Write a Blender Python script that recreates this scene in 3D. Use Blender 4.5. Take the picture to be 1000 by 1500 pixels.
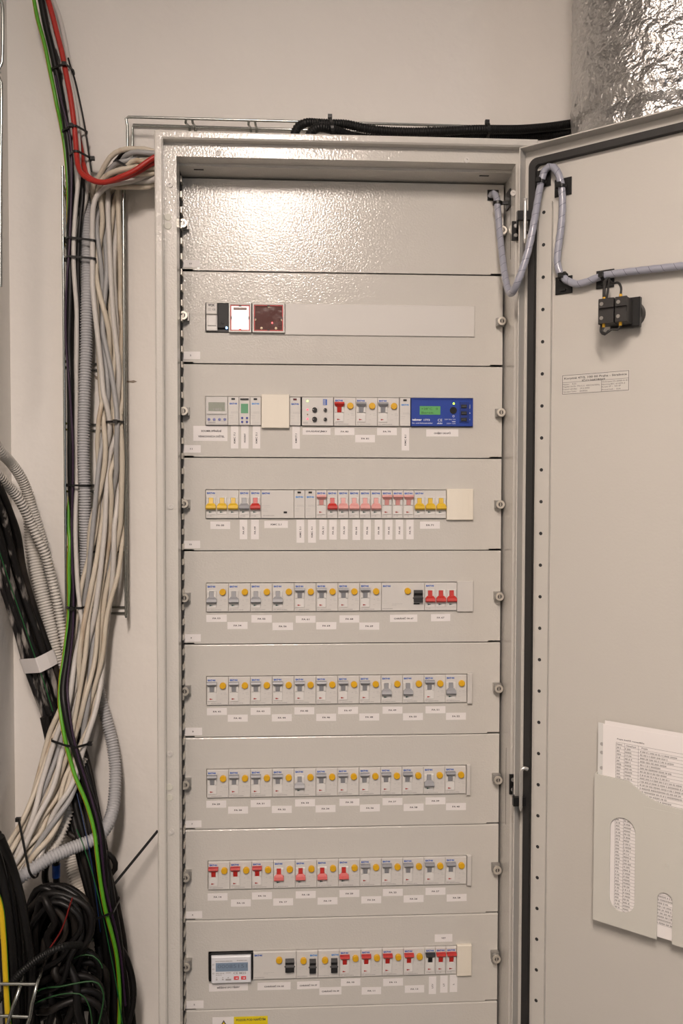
import bpy, bmesh, math, random
from mathutils import Vector, Matrix
random.seed(7)
for o in list(bpy.data.objects): bpy.data.objects.remove(o)
SC = bpy.context.scene
COL = SC.collection
# ------------------------------------------------------------------ camera
F = 1210.0
YAW, PIT, ROL = 0.0518, -0.0324, -0.0021
CAM = Vector((0.1457, -1.3241, 1.496))
def _rot(d):
    cy, sy, cp, sp, cr, sr = math.cos(YAW), math.sin(YAW), math.cos(PIT), math.sin(PIT), math.cos(ROL), math.sin(ROL)
    x = cy*d[0]-sy*d[1]; y = sy*d[0]+cy*d[1]; z = d[2]
    y2 = cp*y+sp*z; z2 = -sp*y+cp*z
    return (cr*x-sr*z2, y2, sr*x+cr*z2)
_c = [_rot(e) for e in ((1,0,0),(0,1,0),(0,0,1))]
RIGHT = Vector([c[0] for c in _c]); FWD = Vector([c[1] for c in _c]); UP = Vector([c[2] for c in _c])
cd = bpy.data.cameras.new('camera'); cam = bpy.data.objects.new('camera', cd); COL.objects.link(cam)
cd.sensor_fit = 'VERTICAL'; cd.sensor_height = 24.0; cd.lens = 24.0*F/1500.0; cd.clip_start = 0.02
m = Matrix((RIGHT, UP, -FWD)).transposed().to_4x4(); m.translation = CAM
cam.matrix_world = m
SC.camera = cam
def ray(px, py): return (FWD + RIGHT*((px-500)/F) - UP*((py-750)/F))
def U(px, py, Y):
    d = ray(px, py); t = (Y-CAM.y)/d.y
    return CAM + d*t
# ------------------------------------------------------------------ world, light, exposure
SC.view_settings.view_transform = 'Standard'; SC.view_settings.look = 'None'
SC.view_settings.gamma = 1.0; SC.view_settings.use_curve_mapping = False
SC.view_settings.exposure = 0.0
w = bpy.data.worlds.new('room_world'); SC.world = w; w.use_nodes = True
w.node_tree.nodes['Background'].inputs[0].default_value = (0.8, 0.85, 1.0, 1); w.node_tree.nodes['Background'].inputs[1].default_value = 0.3
CEIL = 2.75
def area(name, loc, sx, sy, power, col, rot=(0,0,0)):
    l = bpy.data.lights.new(name, 'AREA'); l.shape = 'RECTANGLE'; l.size = sx; l.size_y = sy; l.energy = power; l.color = col
    o = bpy.data.objects.new(name, l); COL.objects.link(o); o.location = loc; o.rotation_euler = rot
    return o
LAMP = (0.03, -2.05, CEIL-0.07)
area('ceiling_lamp_light', (LAMP[0], LAMP[1], CEIL-0.075), 0.16, 1.15, 68, (1.0, 0.855, 0.765))
area('window_daylight', (2.3, -3.3, 1.6), 0.8, 1.2, 6, (0.72, 0.84, 1.0), (math.radians(90), 0, math.radians(40)))

# ------------------------------------------------------------------ materials
MATS = {}
def mat(name, col, rough=0.5, metal=0.0, bump=None, emit=None, spec=0.5, var=None, alpha=None, trans=None, coat=0.0):
    if name in MATS: return MATS[name]
    m = bpy.data.materials.new(name); m.use_nodes = True; nt = m.node_tree; b = nt.nodes['Principled BSDF']
    b.inputs['Base Color'].default_value = (*col, 1); b.inputs['Roughness'].default_value = rough; b.inputs['Metallic'].default_value = metal
    b.inputs['Specular IOR Level'].default_value = spec; b.inputs['Coat Weight'].default_value = coat
    if trans: b.inputs['Transmission Weight'].default_value = trans
    if alpha is not None: b.inputs['Alpha'].default_value = alpha
    if emit: b.inputs['Emission Color'].default_value = (*emit[0], 1); b.inputs['Emission Strength'].default_value = emit[1]
    tc = None
    def coord():
        nonlocal tc
        if not tc: tc = nt.nodes.new('ShaderNodeTexCoord')
        return tc.outputs['Object']
    if bump:
        for k, (sc, st, dist) in enumerate(bump):
            n = nt.nodes.new('ShaderNodeTexNoise'); n.inputs['Scale'].default_value = sc; n.inputs['Detail'].default_value = 2.0
            nt.links.new(coord(), n.inputs['Vector'])
            bp = nt.nodes.new('ShaderNodeBump'); bp.inputs['Strength'].default_value = st; bp.inputs['Distance'].default_value = dist
            nt.links.new(n.outputs['Fac'], bp.inputs['Height'])
            if k: nt.links.new(prev.outputs['Normal'], bp.inputs['Normal'])
            prev = bp
        nt.links.new(prev.outputs['Normal'], b.inputs['Normal'])
    if var:   # (second colour, scale, lo, hi, stretch z)
        c2, sc, lo, hi, sz = var
        n = nt.nodes.new('ShaderNodeTexNoise'); n.inputs['Scale'].default_value = sc; n.inputs['Detail'].default_value = 5.0
        mp = nt.nodes.new('ShaderNodeMapping'); mp.inputs['Scale'].default_value = (1, 1, sz)
        oi = nt.nodes.new('ShaderNodeObjectInfo'); mu = nt.nodes.new('ShaderNodeVectorMath'); mu.operation = 'SCALE'; mu.inputs[0].default_value = (7.3, 3.1, 5.7)
        nt.links.new(oi.outputs['Random'], mu.inputs['Scale']); nt.links.new(mu.outputs['Vector'], mp.inputs['Location'])
        nt.links.new(coord(), mp.inputs['Vector']); nt.links.new(mp.outputs['Vector'], n.inputs['Vector'])
        r = nt.nodes.new('ShaderNodeValToRGB'); r.color_ramp.elements[0].position = lo; r.color_ramp.elements[1].position = hi
        r.color_ramp.elements[0].color = (*col, 1); r.color_ramp.elements[1].color = (*c2, 1)
        nt.links.new(n.outputs['Fac'], r.inputs['Fac']); nt.links.new(r.outputs['Color'], b.inputs['Base Color'])
    MATS[name] = m
    return m
M_WALL = mat('painted_wall', (0.83,0.80,0.755), 0.75, bump=[(45,0.25,0.004),(9,0.15,0.01)], var=((0.79,0.755,0.71), 3.0, 0.35, 0.75, 1))
M_WALLD = mat('grey_block_wall', (0.24,0.235,0.23), 0.8, bump=[(30,0.3,0.004)])
M_CEIL = mat('ceiling_paint', (0.60,0.59,0.58), 0.8)
M_FLOOR = mat('floor_screed', (0.05,0.048,0.046), 0.6, bump=[(60,0.2,0.003)])
M_COAT = mat('textured_powder_coat', (0.575,0.555,0.515), 0.12, bump=[(320,0.6,0.00064),(700,0.2,0.00022)])
M_DOOR = mat('smooth_powder_coat', (0.525,0.505,0.465), 0.36, bump=[(260,0.14,0.0010)])
M_BLANK = mat('grey_plastic', (0.59,0.57,0.54), 0.45)
M_CREAM = mat('cream_plastic', (0.76,0.71,0.61), 0.45)
M_HOUS = mat('device_plastic', (0.62,0.60,0.57), 0.45)
M_GUARD = mat('white_guard_plastic', (0.69,0.675,0.65), 0.4)
M_PAPER = mat('label_paper', (0.78,0.75,0.735), 0.6)
M_INK = mat('black_ink', (0.045,0.04,0.045), 0.6)
M_GINK = mat('grey_ink', (0.36,0.35,0.34), 0.6)
M_LINK = mat('pale_grey_ink', (0.50,0.49,0.475), 0.6)
M_BLUE = mat('logo_blue', (0.02,0.10,0.42), 0.5)
M_LBLUE = mat('logo_light_blue', (0.05,0.25,0.62), 0.5)
M_BLACK = mat('black_plastic', (0.008,0.008,0.008), 0.4, spec=0.4)
M_RUBBER = mat('black_rubber', (0.018,0.017,0.016), 0.6)
M_ZINC = mat('zinc_plated_steel', (0.62,0.61,0.58), 0.36, 0.75)
M_WIRE = mat('galvanized_wire', (0.40,0.42,0.40), 0.25, 1.0)
M_BRASSY = mat('nickel_steel', (0.74,0.70,0.62), 0.36, 0.6)
M_FBR = mat('bracket_steel', (0.36,0.35,0.33), 0.4, 0.6); M_FDK = mat('recess_shade_steel', (0.16,0.15,0.14), 0.4, 0.5)  # recess steel darkened to put in the shade inside the fastener head
M_DARKGAP = mat('interior_shade_black', (0.02,0.02,0.02), 0.8)  # near-black painted for the shade inside slots, holes and gaps
TOG = {'grey': mat('grey_lever', (0.26,0.265,0.28), 0.4), 'red': mat('red_lever', (0.47,0.022,0.016), 0.38), 'pink': mat('pink_lever', (0.62,0.29,0.27), 0.4),
       'yellow': mat('yellow_lever', (0.64,0.41,0.015), 0.42), 'black': mat('black_lever', (0.015,0.015,0.016), 0.35)}
M_YBTN = mat('yellow_button_plastic', (0.68,0.38,0.012), 0.42)
M_RFLAG = mat('red_flag', (0.35,0.02,0.015), 0.5); M_GFLAG = mat('green_flag', (0.01,0.06,0.05), 0.5)

# ------------------------------------------------------------------ mesh builder
_txt = {}
def text_geo(s, bold):
    k = (s, bold)
    if k in _txt: return _txt[k]
    c = bpy.data.curves.new('t', 'FONT'); c.body = s; c.size = 1.0; c.align_x = 'CENTER'; c.align_y = 'CENTER'; c.resolution_u = 2; c.offset = bold
    o = bpy.data.objects.new('t', c); COL.objects.link(o)
    dg = bpy.context.evaluated_depsgraph_get(); dg.update()
    me = bpy.data.meshes.new_from_object(o.evaluated_get(dg))
    v = [(p.co.x, p.co.y) for p in me.vertices]; f = [tuple(p.vertices) for p in me.polygons]
    bpy.data.objects.remove(o); bpy.data.curves.remove(c); bpy.data.meshes.remove(me)
    xs = [p[0] for p in v] or [0]; ys = [p[1] for p in v] or [0]
    cx = (min(xs)+max(xs))/2; cyy = (min(ys)+max(ys))/2
    v = [(a-cx, b-cyy) for a, b in v]
    _txt[k] = (v, f, max(xs)-min(xs), max(ys)-min(ys))
    return _txt[k]
class MB:
    def __init__(s): s.v = []; s.f = []; s.m = []; s.sm = []
    def add(s, vs, fs, mi=0, smooth=False):
        b = len(s.v); s.v += [tuple(p) for p in vs]
        for f in fs: s.f.append(tuple(i+b for i in f)); s.m.append(mi); s.sm.append(smooth)
        return s
    def box(s, x0, x1, y0, y1, z0, z1, mi=0):
        return s.add([(x0,y0,z0),(x1,y0,z0),(x1,y1,z0),(x0,y1,z0),(x0,y0,z1),(x1,y0,z1),(x1,y1,z1),(x0,y1,z1)],
              [(0,3,2,1),(4,5,6,7),(0,1,5,4),(1,2,6,5),(2,3,7,6),(3,0,4,7)], mi)
    def cbox(s, x0, x1, y0, y1, z0, z1, c, mi=0):       # box whose front (-y) edges are chamfered
        v = []
        for (a, b, yy) in ((0,0,y1),(0,0,y0+c),(c,c,y0)):
            v += [(x0+a,yy,z0+b),(x1-a,yy,z0+b),(x1-a,yy,z1-b),(x0+a,yy,z1-b)]
        f = [(0,1,2,3),(11,10,9,8)][::1]
        f = [(3,2,1,0)[::-1] and (0,3,2,1)[::-1], (8,9,10,11)]
        for r in (0,4):
            for i in range(4):
                j = (i+1) % 4; f.append((r+j, r+i, r+4+i, r+4+j)[::-1])
        return s.add(v, [tuple(q) for q in f], mi)
    def quad(s, x0, x1, z0, z1, y, mi=0): return s.add([(x0,y,z0),(x1,y,z0),(x1,y,z1),(x0,y,z1)], [(0,1,2,3)], mi)
    def prism(s, poly, y0, y1, mi=0):                   # poly (x,z) ccw seen from -y
        n = len(poly); v = [(x,y0,z) for x,z in poly]+[(x,y1,z) for x,z in poly]
        f = [tuple(range(n)), tuple(range(2*n-1, n-1, -1))]+[(i, n+i, n+(i+1)%n, (i+1)%n) for i in range(n)]
        return s.add(v, f, mi)
    def cyl(s, c, ax, r0, r1, h, n=16, mi=0, smooth=True):
        c = Vector(c); ax = Vector(ax).normalized(); a = ax.orthogonal().normalized(); b = ax.cross(a)
        v = [c+(a*math.cos(2*math.pi*i/n)+b*math.sin(2*math.pi*i/n))*r0 for i in range(n)] + [c+ax*h+(a*math.cos(2*math.pi*i/n)+b*math.sin(2*math.pi*i/n))*r1 for i in range(n)]
        s.add(v, [(i,(i+1)%n,n+(i+1)%n,n+i) for i in range(n)], mi, smooth)
        s.add(v[n:], [tuple(range(n))], mi); s.add(v[:n], [tuple(range(n-1,-1,-1))], mi)
        return s
    def ring(s, c, ax, r, R, h, n=20, mi=0):
        c = Vector(c); ax = Vector(ax).normalized(); a = ax.orthogonal().normalized(); b = ax.cross(a); v = []
        for (rr, hh) in ((r,0),(R,0),(R,h),(r,h)):
            v += [c+ax*hh+(a*math.cos(2*math.pi*i/n)+b*math.sin(2*math.pi*i/n))*rr for i in range(n)]
        f = []
        for k in range(4):
            k2 = (k+1)%4
            f += [(k*n+i,k*n+(i+1)%n,k2*n+(i+1)%n,k2*n+i) for i in range(n)]
        return s.add(v, f, mi)
    def loft(s, secs, yb, mi=0):                        # secs: (z, xl, xr, yfront), from top to bottom; back at yb
        v = []
        for z, a, b, y in secs: v += [(a,yb,z),(b,yb,z),(b,y,z),(a,y,z)]
        f = [(0,3,2,1)[::-1]]
        for k in range(len(secs)-1):
            o = 4*k
            for i in range(4):
                j = (i+1)%4; f.append((o+i, o+j, o+4+j, o+4+i)[::-1])
        o = 4*(len(secs)-1); f.append((o, o+1, o+2, o+3)[::-1])
        return s.add(v, f, mi)
    def text(s, t, cx, cz, h, y, mi=0, width=None, rot=0, bold=0.0):
        v, f, W, H = text_geo(t, bold)
        if not v: return s
        k = h/0.73; kx = k if width is None else width/W
        c, sn = math.cos(rot), math.sin(rot)
        return s.add([(cx+a*kx*c-b*k*sn, y, cz+a*kx*sn+b*k*c) for a, b in v], f, mi)
    def tube(s, path, r, n=9, mi=0, cap=True):
        P = [Vector(p) for p in path]; N = len(P)
        T = [((P[min(i+1,N-1)]-P[max(i-1,0)]).normalized() or Vector((0,0,1))) for i in range(N)]
        a = T[0].orthogonal().normalized(); v = []
        for i in range(N):
            a = (a - T[i]*a.dot(T[i])); a = a.normalized() if a.length > 1e-9 else T[i].orthogonal().normalized()
            b = T[i].cross(a); rr = r[i] if isinstance(r, (list, tuple)) else r
            v += [P[i]+(a*math.cos(2*math.pi*k/n)+b*math.sin(2*math.pi*k/n))*rr for k in range(n)]
        f = [(i*n+k, i*n+(k+1)%n, (i+1)*n+(k+1)%n, (i+1)*n+k) for i in range(N-1) for k in range(n)]
        s.add(v, f, mi, True)
        if cap:
            s.add(v[:n], [tuple(range(n-1,-1,-1))], mi); s.add(v[-n:], [tuple(range(n))], mi)
        return s
    def mesh(s, name, mats):
        me = bpy.data.meshes.new(name); me.from_pydata(s.v, [], s.f)
        for mm in (mats if isinstance(mats, (list, tuple)) else [mats]): me.materials.append(mm)
        me.polygons.foreach_set('material_index', s.m); me.polygons.foreach_set('use_smooth', s.sm); me.update()
        return me
    def build(s, name, mats, parent=None, loc=None, rotz=0.0, origin=None):
        if origin is not None:
            s.v = [(x-origin[0], y-origin[1], z-origin[2]) for x, y, z in s.v]; loc = origin
        return link(name, s.mesh(name, mats), parent, loc, rotz)
def link(name, me, parent=None, loc=None, rotz=0.0):
    o = bpy.data.objects.new(name, me); COL.objects.link(o)
    if parent: o.parent = parent
    if loc is not None: o.location = loc
    o.rotation_euler = (0,0,rotz)
    return o
def tag(o, label=None, cat=None, group=None, kind=None):
    if label: o['label'] = label
    if cat: o['category'] = cat
    if group: o['group'] = group
    if kind: o['kind'] = kind
    return o
def thing(name, label, cat, loc=(0,0,0), group=None, rotz=0.0):
    o = bpy.data.objects.new(name, None); COL.objects.link(o); o.location = loc; o.rotation_euler = (0,0,rotz); o.empty_display_size = 0.02
    return tag(o, label, cat, group)
def spline(pts, step=0.008):
    P = [Vector(p) for p in pts]; P = [P[0]*2-P[1]]+P+[P[-1]*2-P[-2]]; out = []
    for i in range(1, len(P)-2):
        p0, p1, p2, p3 = P[i-1:i+3]; n = max(1, int((p2-p1).length/step))
        for k in range(n):
            t = k/n
            out.append(0.5*((2*p1)+(p2-p0)*t+(2*p0-5*p1+4*p2-p3)*t*t+(3*p1-p0-3*p2+p3)*t**3))
    out.append(P[-2]); return out
def resample(path, step):
    out = [path[0]]; acc = 0.0
    for a, b in zip(path, path[1:]):
        L = (b-a).length; d = step-acc
        while d <= L and L > 0: out.append(a+(b-a)*(d/L)); d += step
        acc = L-(d-step)
    return out

# ------------------------------------------------------------------ room
WALL_Y = 0.15
XL = U(17, 700, WALL_Y).x
XR, YB = 2.6, -3.7
def slab(name, x0, x1, y0, y1, z0, z1, m):
    return tag(MB().box(x0,x1,y0,y1,z0,z1).build(name, m), kind='structure')
slab('floor', XL-0.1, XR+0.1, YB-0.1, WALL_Y+0.1, -0.1, 0, M_FLOOR)
slab('ceiling', XL-0.1, XR+0.1, YB-0.1, WALL_Y+0.1, CEIL, CEIL+0.1, M_CEIL)
slab('wall_back', XL, XR, WALL_Y, WALL_Y+0.1, 0, CEIL, M_WALL)
slab('wall_left', XL-0.1, XL, YB, WALL_Y+0.1, 0, CEIL, M_WALL)
slab('wall_right', XR, XR+0.1, YB, WALL_Y+0.1, 0, CEIL, M_WALLD)
slab('wall_rear', XL, XR, YB-0.1, YB, 0, CEIL, M_WALLD)
wb = bpy.data.objects['wall_back']
for poly in ([(137,548),(141,551),(147,553),(152,558),(156,561),(150,561),(145,558),(140,555)],[(184,557),(190,558),(196,557),(201,559),(195,561),(186,560)]):
    MB().prism([(U(a_,b_,WALL_Y).x, U(a_,b_,WALL_Y).z) for a_,b_ in poly], WALL_Y-0.0006, WALL_Y).build('paint_chip', mat('bare_plaster',(0.30,0.25,0.20),0.9), wb)
# ceiling luminaire that carries the room light
lt = thing('ceiling_lamp', 'long white ceiling batten light in front of the electrical cabinet', 'lamp', LAMP)
MB().box(-0.10,0.10,-0.61,0.61,0.03,0.07).box(-0.10,-0.085,-0.61,0.61,0,0.03).box(0.085,0.10,-0.61,0.61,0,0.03).box(-0.085,0.085,-0.61,-0.58,0,0.03).box(-0.085,0.085,0.58,0.61,0,0.03).build('frame', M_GUARD, lt)
MB().box(-0.085,0.085,-0.58,0.58,0.02,0.03).build('diffuser', mat('lamp_diffuser', (0.9,0.9,0.9), 0.5, emit=((1,0.88,0.76), 3.0)), lt)

# ------------------------------------------------------------------ cabinet body
Y_RIM, Y_FLG, Y_LIP = -0.083, -0.068, -0.042
lx = lambda a, b, Y: (U(a,300,Y).x+U(b,1400,Y).x)/2
X0 = lx(223.5, 234, Y_RIM); Z0 = U(490,196,Y_RIM).z
X1a = X0+0.0125; Z1a = U(490,208,Y_RIM).z
X2a = lx(258.5, 263.5, Y_FLG); Z2a = U(490,234,Y_FLG).z
X3a = lx(261, 264.5, Y_LIP); Z3a = U(490,248,Y_LIP).z
X3b = lx(744.5, 746, Y_LIP); X2b = X3b+(X3a-X2a); X1b = X2b+(X2a-X1a); X0b = X1b+0.0125
PXL = lx(264.5, 267, 0); PXR = lx(732.5, 733, 0); PZT = U(490, 265, 0).z
print('cab', X0, X0b, Z0, 'lip', X3a, X3b, 'panel', PXL, PXR, PZT, 'left wall', XL)
cab = thing('electrical_cabinet', 'tall light grey steel distribution cabinet with its door swung open', 'cabinet', ((X0+X0b)/2, 0.03, 0))
CO = Vector(cab.location)
ZB = 0.06
def rects():
    d = lambda i: {0:0, 1:0.0125, 2:0.035, 3:0.041}[i]
    b = 0.003
    yield (X0, X0b, ZB, Z0, WALL_Y-0.002)
    yield (X0, X0b, ZB, Z0, Y_RIM+b)
    yield (X0+b*.3, X0b-b*.3, ZB+b*.3, Z0-b*.3, Y_RIM+b*.3)
    yield (X0+b, X0b-b, ZB+b, Z0-b, Y_RIM)
    yield (X1a-0.002, X1b+0.002, ZB+0.0105, Z1a+0.002, Y_RIM)
    yield (X1a, X1b, ZB+0.0125, Z1a, Y_RIM+0.002)
    yield (X1a, X1b, ZB+0.0125, Z1a, Y_FLG)
    yield (X2a, X2b, ZB+0.035, Z2a, Y_FLG)
    yield (X2a, X2b, ZB+0.035, Z2a, Y_LIP)
    yield (X3a, X3b, ZB+0.041, Z3a, Y_LIP)
    yield (X3a, X3b, ZB+0.041, Z3a, -0.022)
mb = MB(); R = list(rects()); vs = []
for (a, b, c, d, y) in R: vs += [(a,y,c),(b,y,c),(b,y,d),(a,y,d)]
fs = [(k*4+i, k*4+(i+1)%4, k*4+4+(i+1)%4, k*4+4+i) for k in range(len(R)-1) for i in range(4)]
mb.add(vs, fs)
mb.box(X3b, X3b+0.0015, -0.022, 0.03, ZB+0.041, Z3a)          # right inner cheek
mb.box(X3a, X3b, -0.022, 0.03, Z3a, Z3a+0.0015)                # inner top
mb.box(X3a, X3b, -0.022, 0.03, ZB+0.040, ZB+0.041)
mb.box(X0+0.001, X0b-0.001, WALL_Y-0.004, WALL_Y-0.002, ZB, Z0)   # back sheet
mb.build('body', M_COAT, cab, loc=-CO)
MB().box(X0+0.01, X0b-0.01, -0.05, WALL_Y-0.01, 0, ZB).build('plinth', M_RUBBER, cab, loc=-CO)
# slotted edge strip beside the cover plates
mb = MB(); z = Z3a-0.006
while z > ZB+0.06:
    mb.box(X3a+0.0004, X3a+0.0024, -0.019, -0.0005, z-0.009, z); z -= 0.0238
mb.build('slotted_rail', M_BRASSY, cab, loc=-CO)
MB().box(X3a-0.002, X3a+0.0005, -0.022, 0.02, ZB+0.05, Z3a).build('slot_shade_strip', M_DARKGAP, cab, loc=-CO)  # black strip put in as the shade behind the rail slots
def rivet(px, py, Y):
    p = U(px, py, Y)
    MB().ring((p.x,Y,p.z), (0,-1,0), 0.0018, 0.0042, 0.0016, 16).cyl((p.x,Y,p.z), (0,-1,0), 0.0019, 0.0016, 0.0007, 10).build('rivet', M_BLANK, cab, loc=-CO)
for a in ((319,224),(683,235),(249,271),(250,742),(751,283),(753,1095),(754,1207),(249,1104),(251,1218)): rivet(*a, Y_FLG)
for a in ((246,318),(246,331),(248,1153),(248,1168)):
    p = U(*a, Y_FLG); MB().cyl((p.x,Y_FLG,p.z), (0,-1,0), 0.0055, 0.005, 0.001, 18).build('hole_plug', mat('plug_plastic',(0.58,0.57,0.50),0.5), cab, loc=-CO)
def dark_slot(x0, x1, y0, y1, z0, z1): MB().box(x0,x1,y0,y1,z0,z1).build('slot', M_DARKGAP, cab, loc=-CO)  # dark box laid on as the shade inside a slot
for px in (291, 709):
    p = U(px, 253, -0.03); dark_slot(p.x-0.0075, p.x+0.0075, -0.031, -0.027, Z3a-0.0004, Z3a+0.001)
for (ya, yb) in ((303,381),(1094,1206)):
    za, zb = U(742,ya,-0.03).z, U(742,yb,-0.03).z; dark_slot(X3b-0.0004, X3b+0.001, -0.036, -0.0335, zb, za)

# ------------------------------------------------------------------ cover plates with stickers
LN = [(395.5,404),(532,537),(669.6,671.7),(806.4,806.5),(943.5,940.9),(1080.9,1074.2),(1216,1206.4),(1349.4,1336.6),(1481.5,1465.3)]
ZL = [(U(266,a,0).z+U(729,b,0).z)/2 for a, b in LN]
ZE = [PZT]+ZL+[ZL[-1]-0.147*k for k in (1,2,3,4)]
# rows: name, left px of device window, top px, bottom px at the window's left end
ROWS = {'13':None, '2':(301,444.5,485), '11':(301,580.8,622.5), '10':(301,718,759), '9':(302,854.8,896.3), '8':(302.3,991.8,1033.5), '7':(302.7,1127.8,1169.5), '6':(304.7,1262.5,1304.2), '5':(305.5,1396.5,1437.5)}
FAST = {'13':(327,337), '2':(462,470), '11':(602,604), '10':(738,739), '9':(876,874), '8':(1013,1009), '7':(1150,1143), '6':(1286,1275), '5':(1417,1405)}
NUMST = {'13':(265,293,381,391.5), '2':(265,293,515,526), '11':(266,294,652,663), '10':(265,293,792,803), '9':(266,294,929,940), '8':(269,296,1066,1077), '7':(267.5,295,1202,1212), '6':(268,296,1335,1345), '5':(271,298,1466,1477)}
H45 = 0.045
ROWPOS = {}
plate = {}
names = list(ROWS)+['4','3','2b','1']
for i, rn in enumerate(names):
    zt, zb = ZE[i]-(0.0008 if i else 0), ZE[i+1]+0.0008
    mb = MB(); c = 0.0016
    r = ROWS.get(rn)
    def strip(x0, x1, z0, z1): mb.box(x0, x1, 0, 0.002, z0, z1)
    if r:
        a = U(r[0], (r[1]+r[2])/2, -0.004); zc = a.z; xs = a.x
        ROWPOS[rn] = (xs, zc-H45/2)
        hx0, hx1, hz0, hz1 = xs-0.0009, xs+0.4275, zc-0.0234, zc+0.0236
        strip(PXL, hx0, hz0, hz1); strip(hx1, PXR, hz0, hz1); strip(PXL, PXR, zb+0.0018, hz0); strip(PXL, PXR, hz1, zt-c)
    else:
        strip(PXL, PXR, zb+0.0018, zt-c)
    strip(PXL+0.02, PXR-0.02, zb, zb+0.0018)                 # notched lower corners
    mb.add([(PXL,0,zt-c),(PXR,0,zt-c),(PXR,c*.35,zt-c*.35),(PXL,c*.35,zt-c*.35),(PXL,c,zt),(PXR,c,zt),(PXL,0.012,zt),(PXR,0.012,zt)], [(0,1,2,3),(3,2,5,4),(4,5,7,6)])
    mb.box(PXL, PXR, 0.0119, 0.012, zt-0.02, zt)
    pl = mb.build('cover_plate', M_COAT, cab, loc=-CO); plate[rn] = pl
    if rn in FAST:
        for k, px in enumerate((270.5 if rn in ('13','2') else (271 if rn in ('11','10','9') else 273), 726)):
            q = U(px+(1.5 if k else 0), FAST[rn][k], -0.016); qx = (PXL+0.0065) if k == 0 else (PXR-0.0050)
            fb = MB().box(qx-0.0065, qx+0.0080-(k*0.002), -0.009, 0, q.z-0.0065, q.z+0.0065).cyl((qx,-0.009,q.z), (0,-1,0), 0.0055, 0.0055, 0.006, 18)
            fb.ring((qx,-0.015,q.z), (0,-1,0), 0.0036, 0.0066, 0.002, 22, 1).cyl((qx,-0.015,q.z), (0,-1,0), 0.0037, 0.0037, 0.0004, 18, 2)
            fb.box(qx-0.0006, qx+0.0006, -0.0168, -0.0150, q.z-0.0028, q.z+0.0028, 1)
            fb.build('quarter_turn_fastener', [M_FBR, M_BRASSY, M_FDK], pl)
def sticker(rn, txt, rect, vert=False, tw=None, h=0.0026):
    x0, x1, y0, y1 = rect; ym = (y0+y1)/2
    a, b = U(x0, ym, 0), U(x1, ym, 0); cx = (a.x+b.x)/2; W = b.x-a.x
    t, bt = U((x0+x1)/2, y0, 0), U((x0+x1)/2, y1, 0); cz = (t.z+bt.z)/2; Hh = t.z-bt.z
    mb = MB().box(-W/2, W/2, -0.00022, 0, -Hh/2, Hh/2)
    lines = txt.split('\n')
    for k, s in enumerate(lines):
        L = W if not vert else Hh
        width = tw if tw else min(L*0.78, 0.00245*len(s))
        off = 0.0045*((len(lines)-1)/2-k)*1.9
        if vert: mb.text(s, 0, -Hh*0.04, h, -0.0003, 1, width, math.pi/2, 0.03)
        else: mb.text(s, (0.0015 if len(lines)>1 else 0), off, h, -0.0003, 1, width, 0, 0.03)
    o = mb.build('label_sticker', [M_PAPER, M_INK], plate[rn], loc=(cx, 0, cz))
    o.rotation_euler = (0, math.radians(random.uniform(-0.5,0.5)), 0)
    o['label'] = 'white paper sticker printed '+txt.replace('\n',' ')
for rn, r in NUMST.items(): sticker(rn, rn, r, h=0.0024, tw=0.0016*len(rn)+0.0004)

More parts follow.
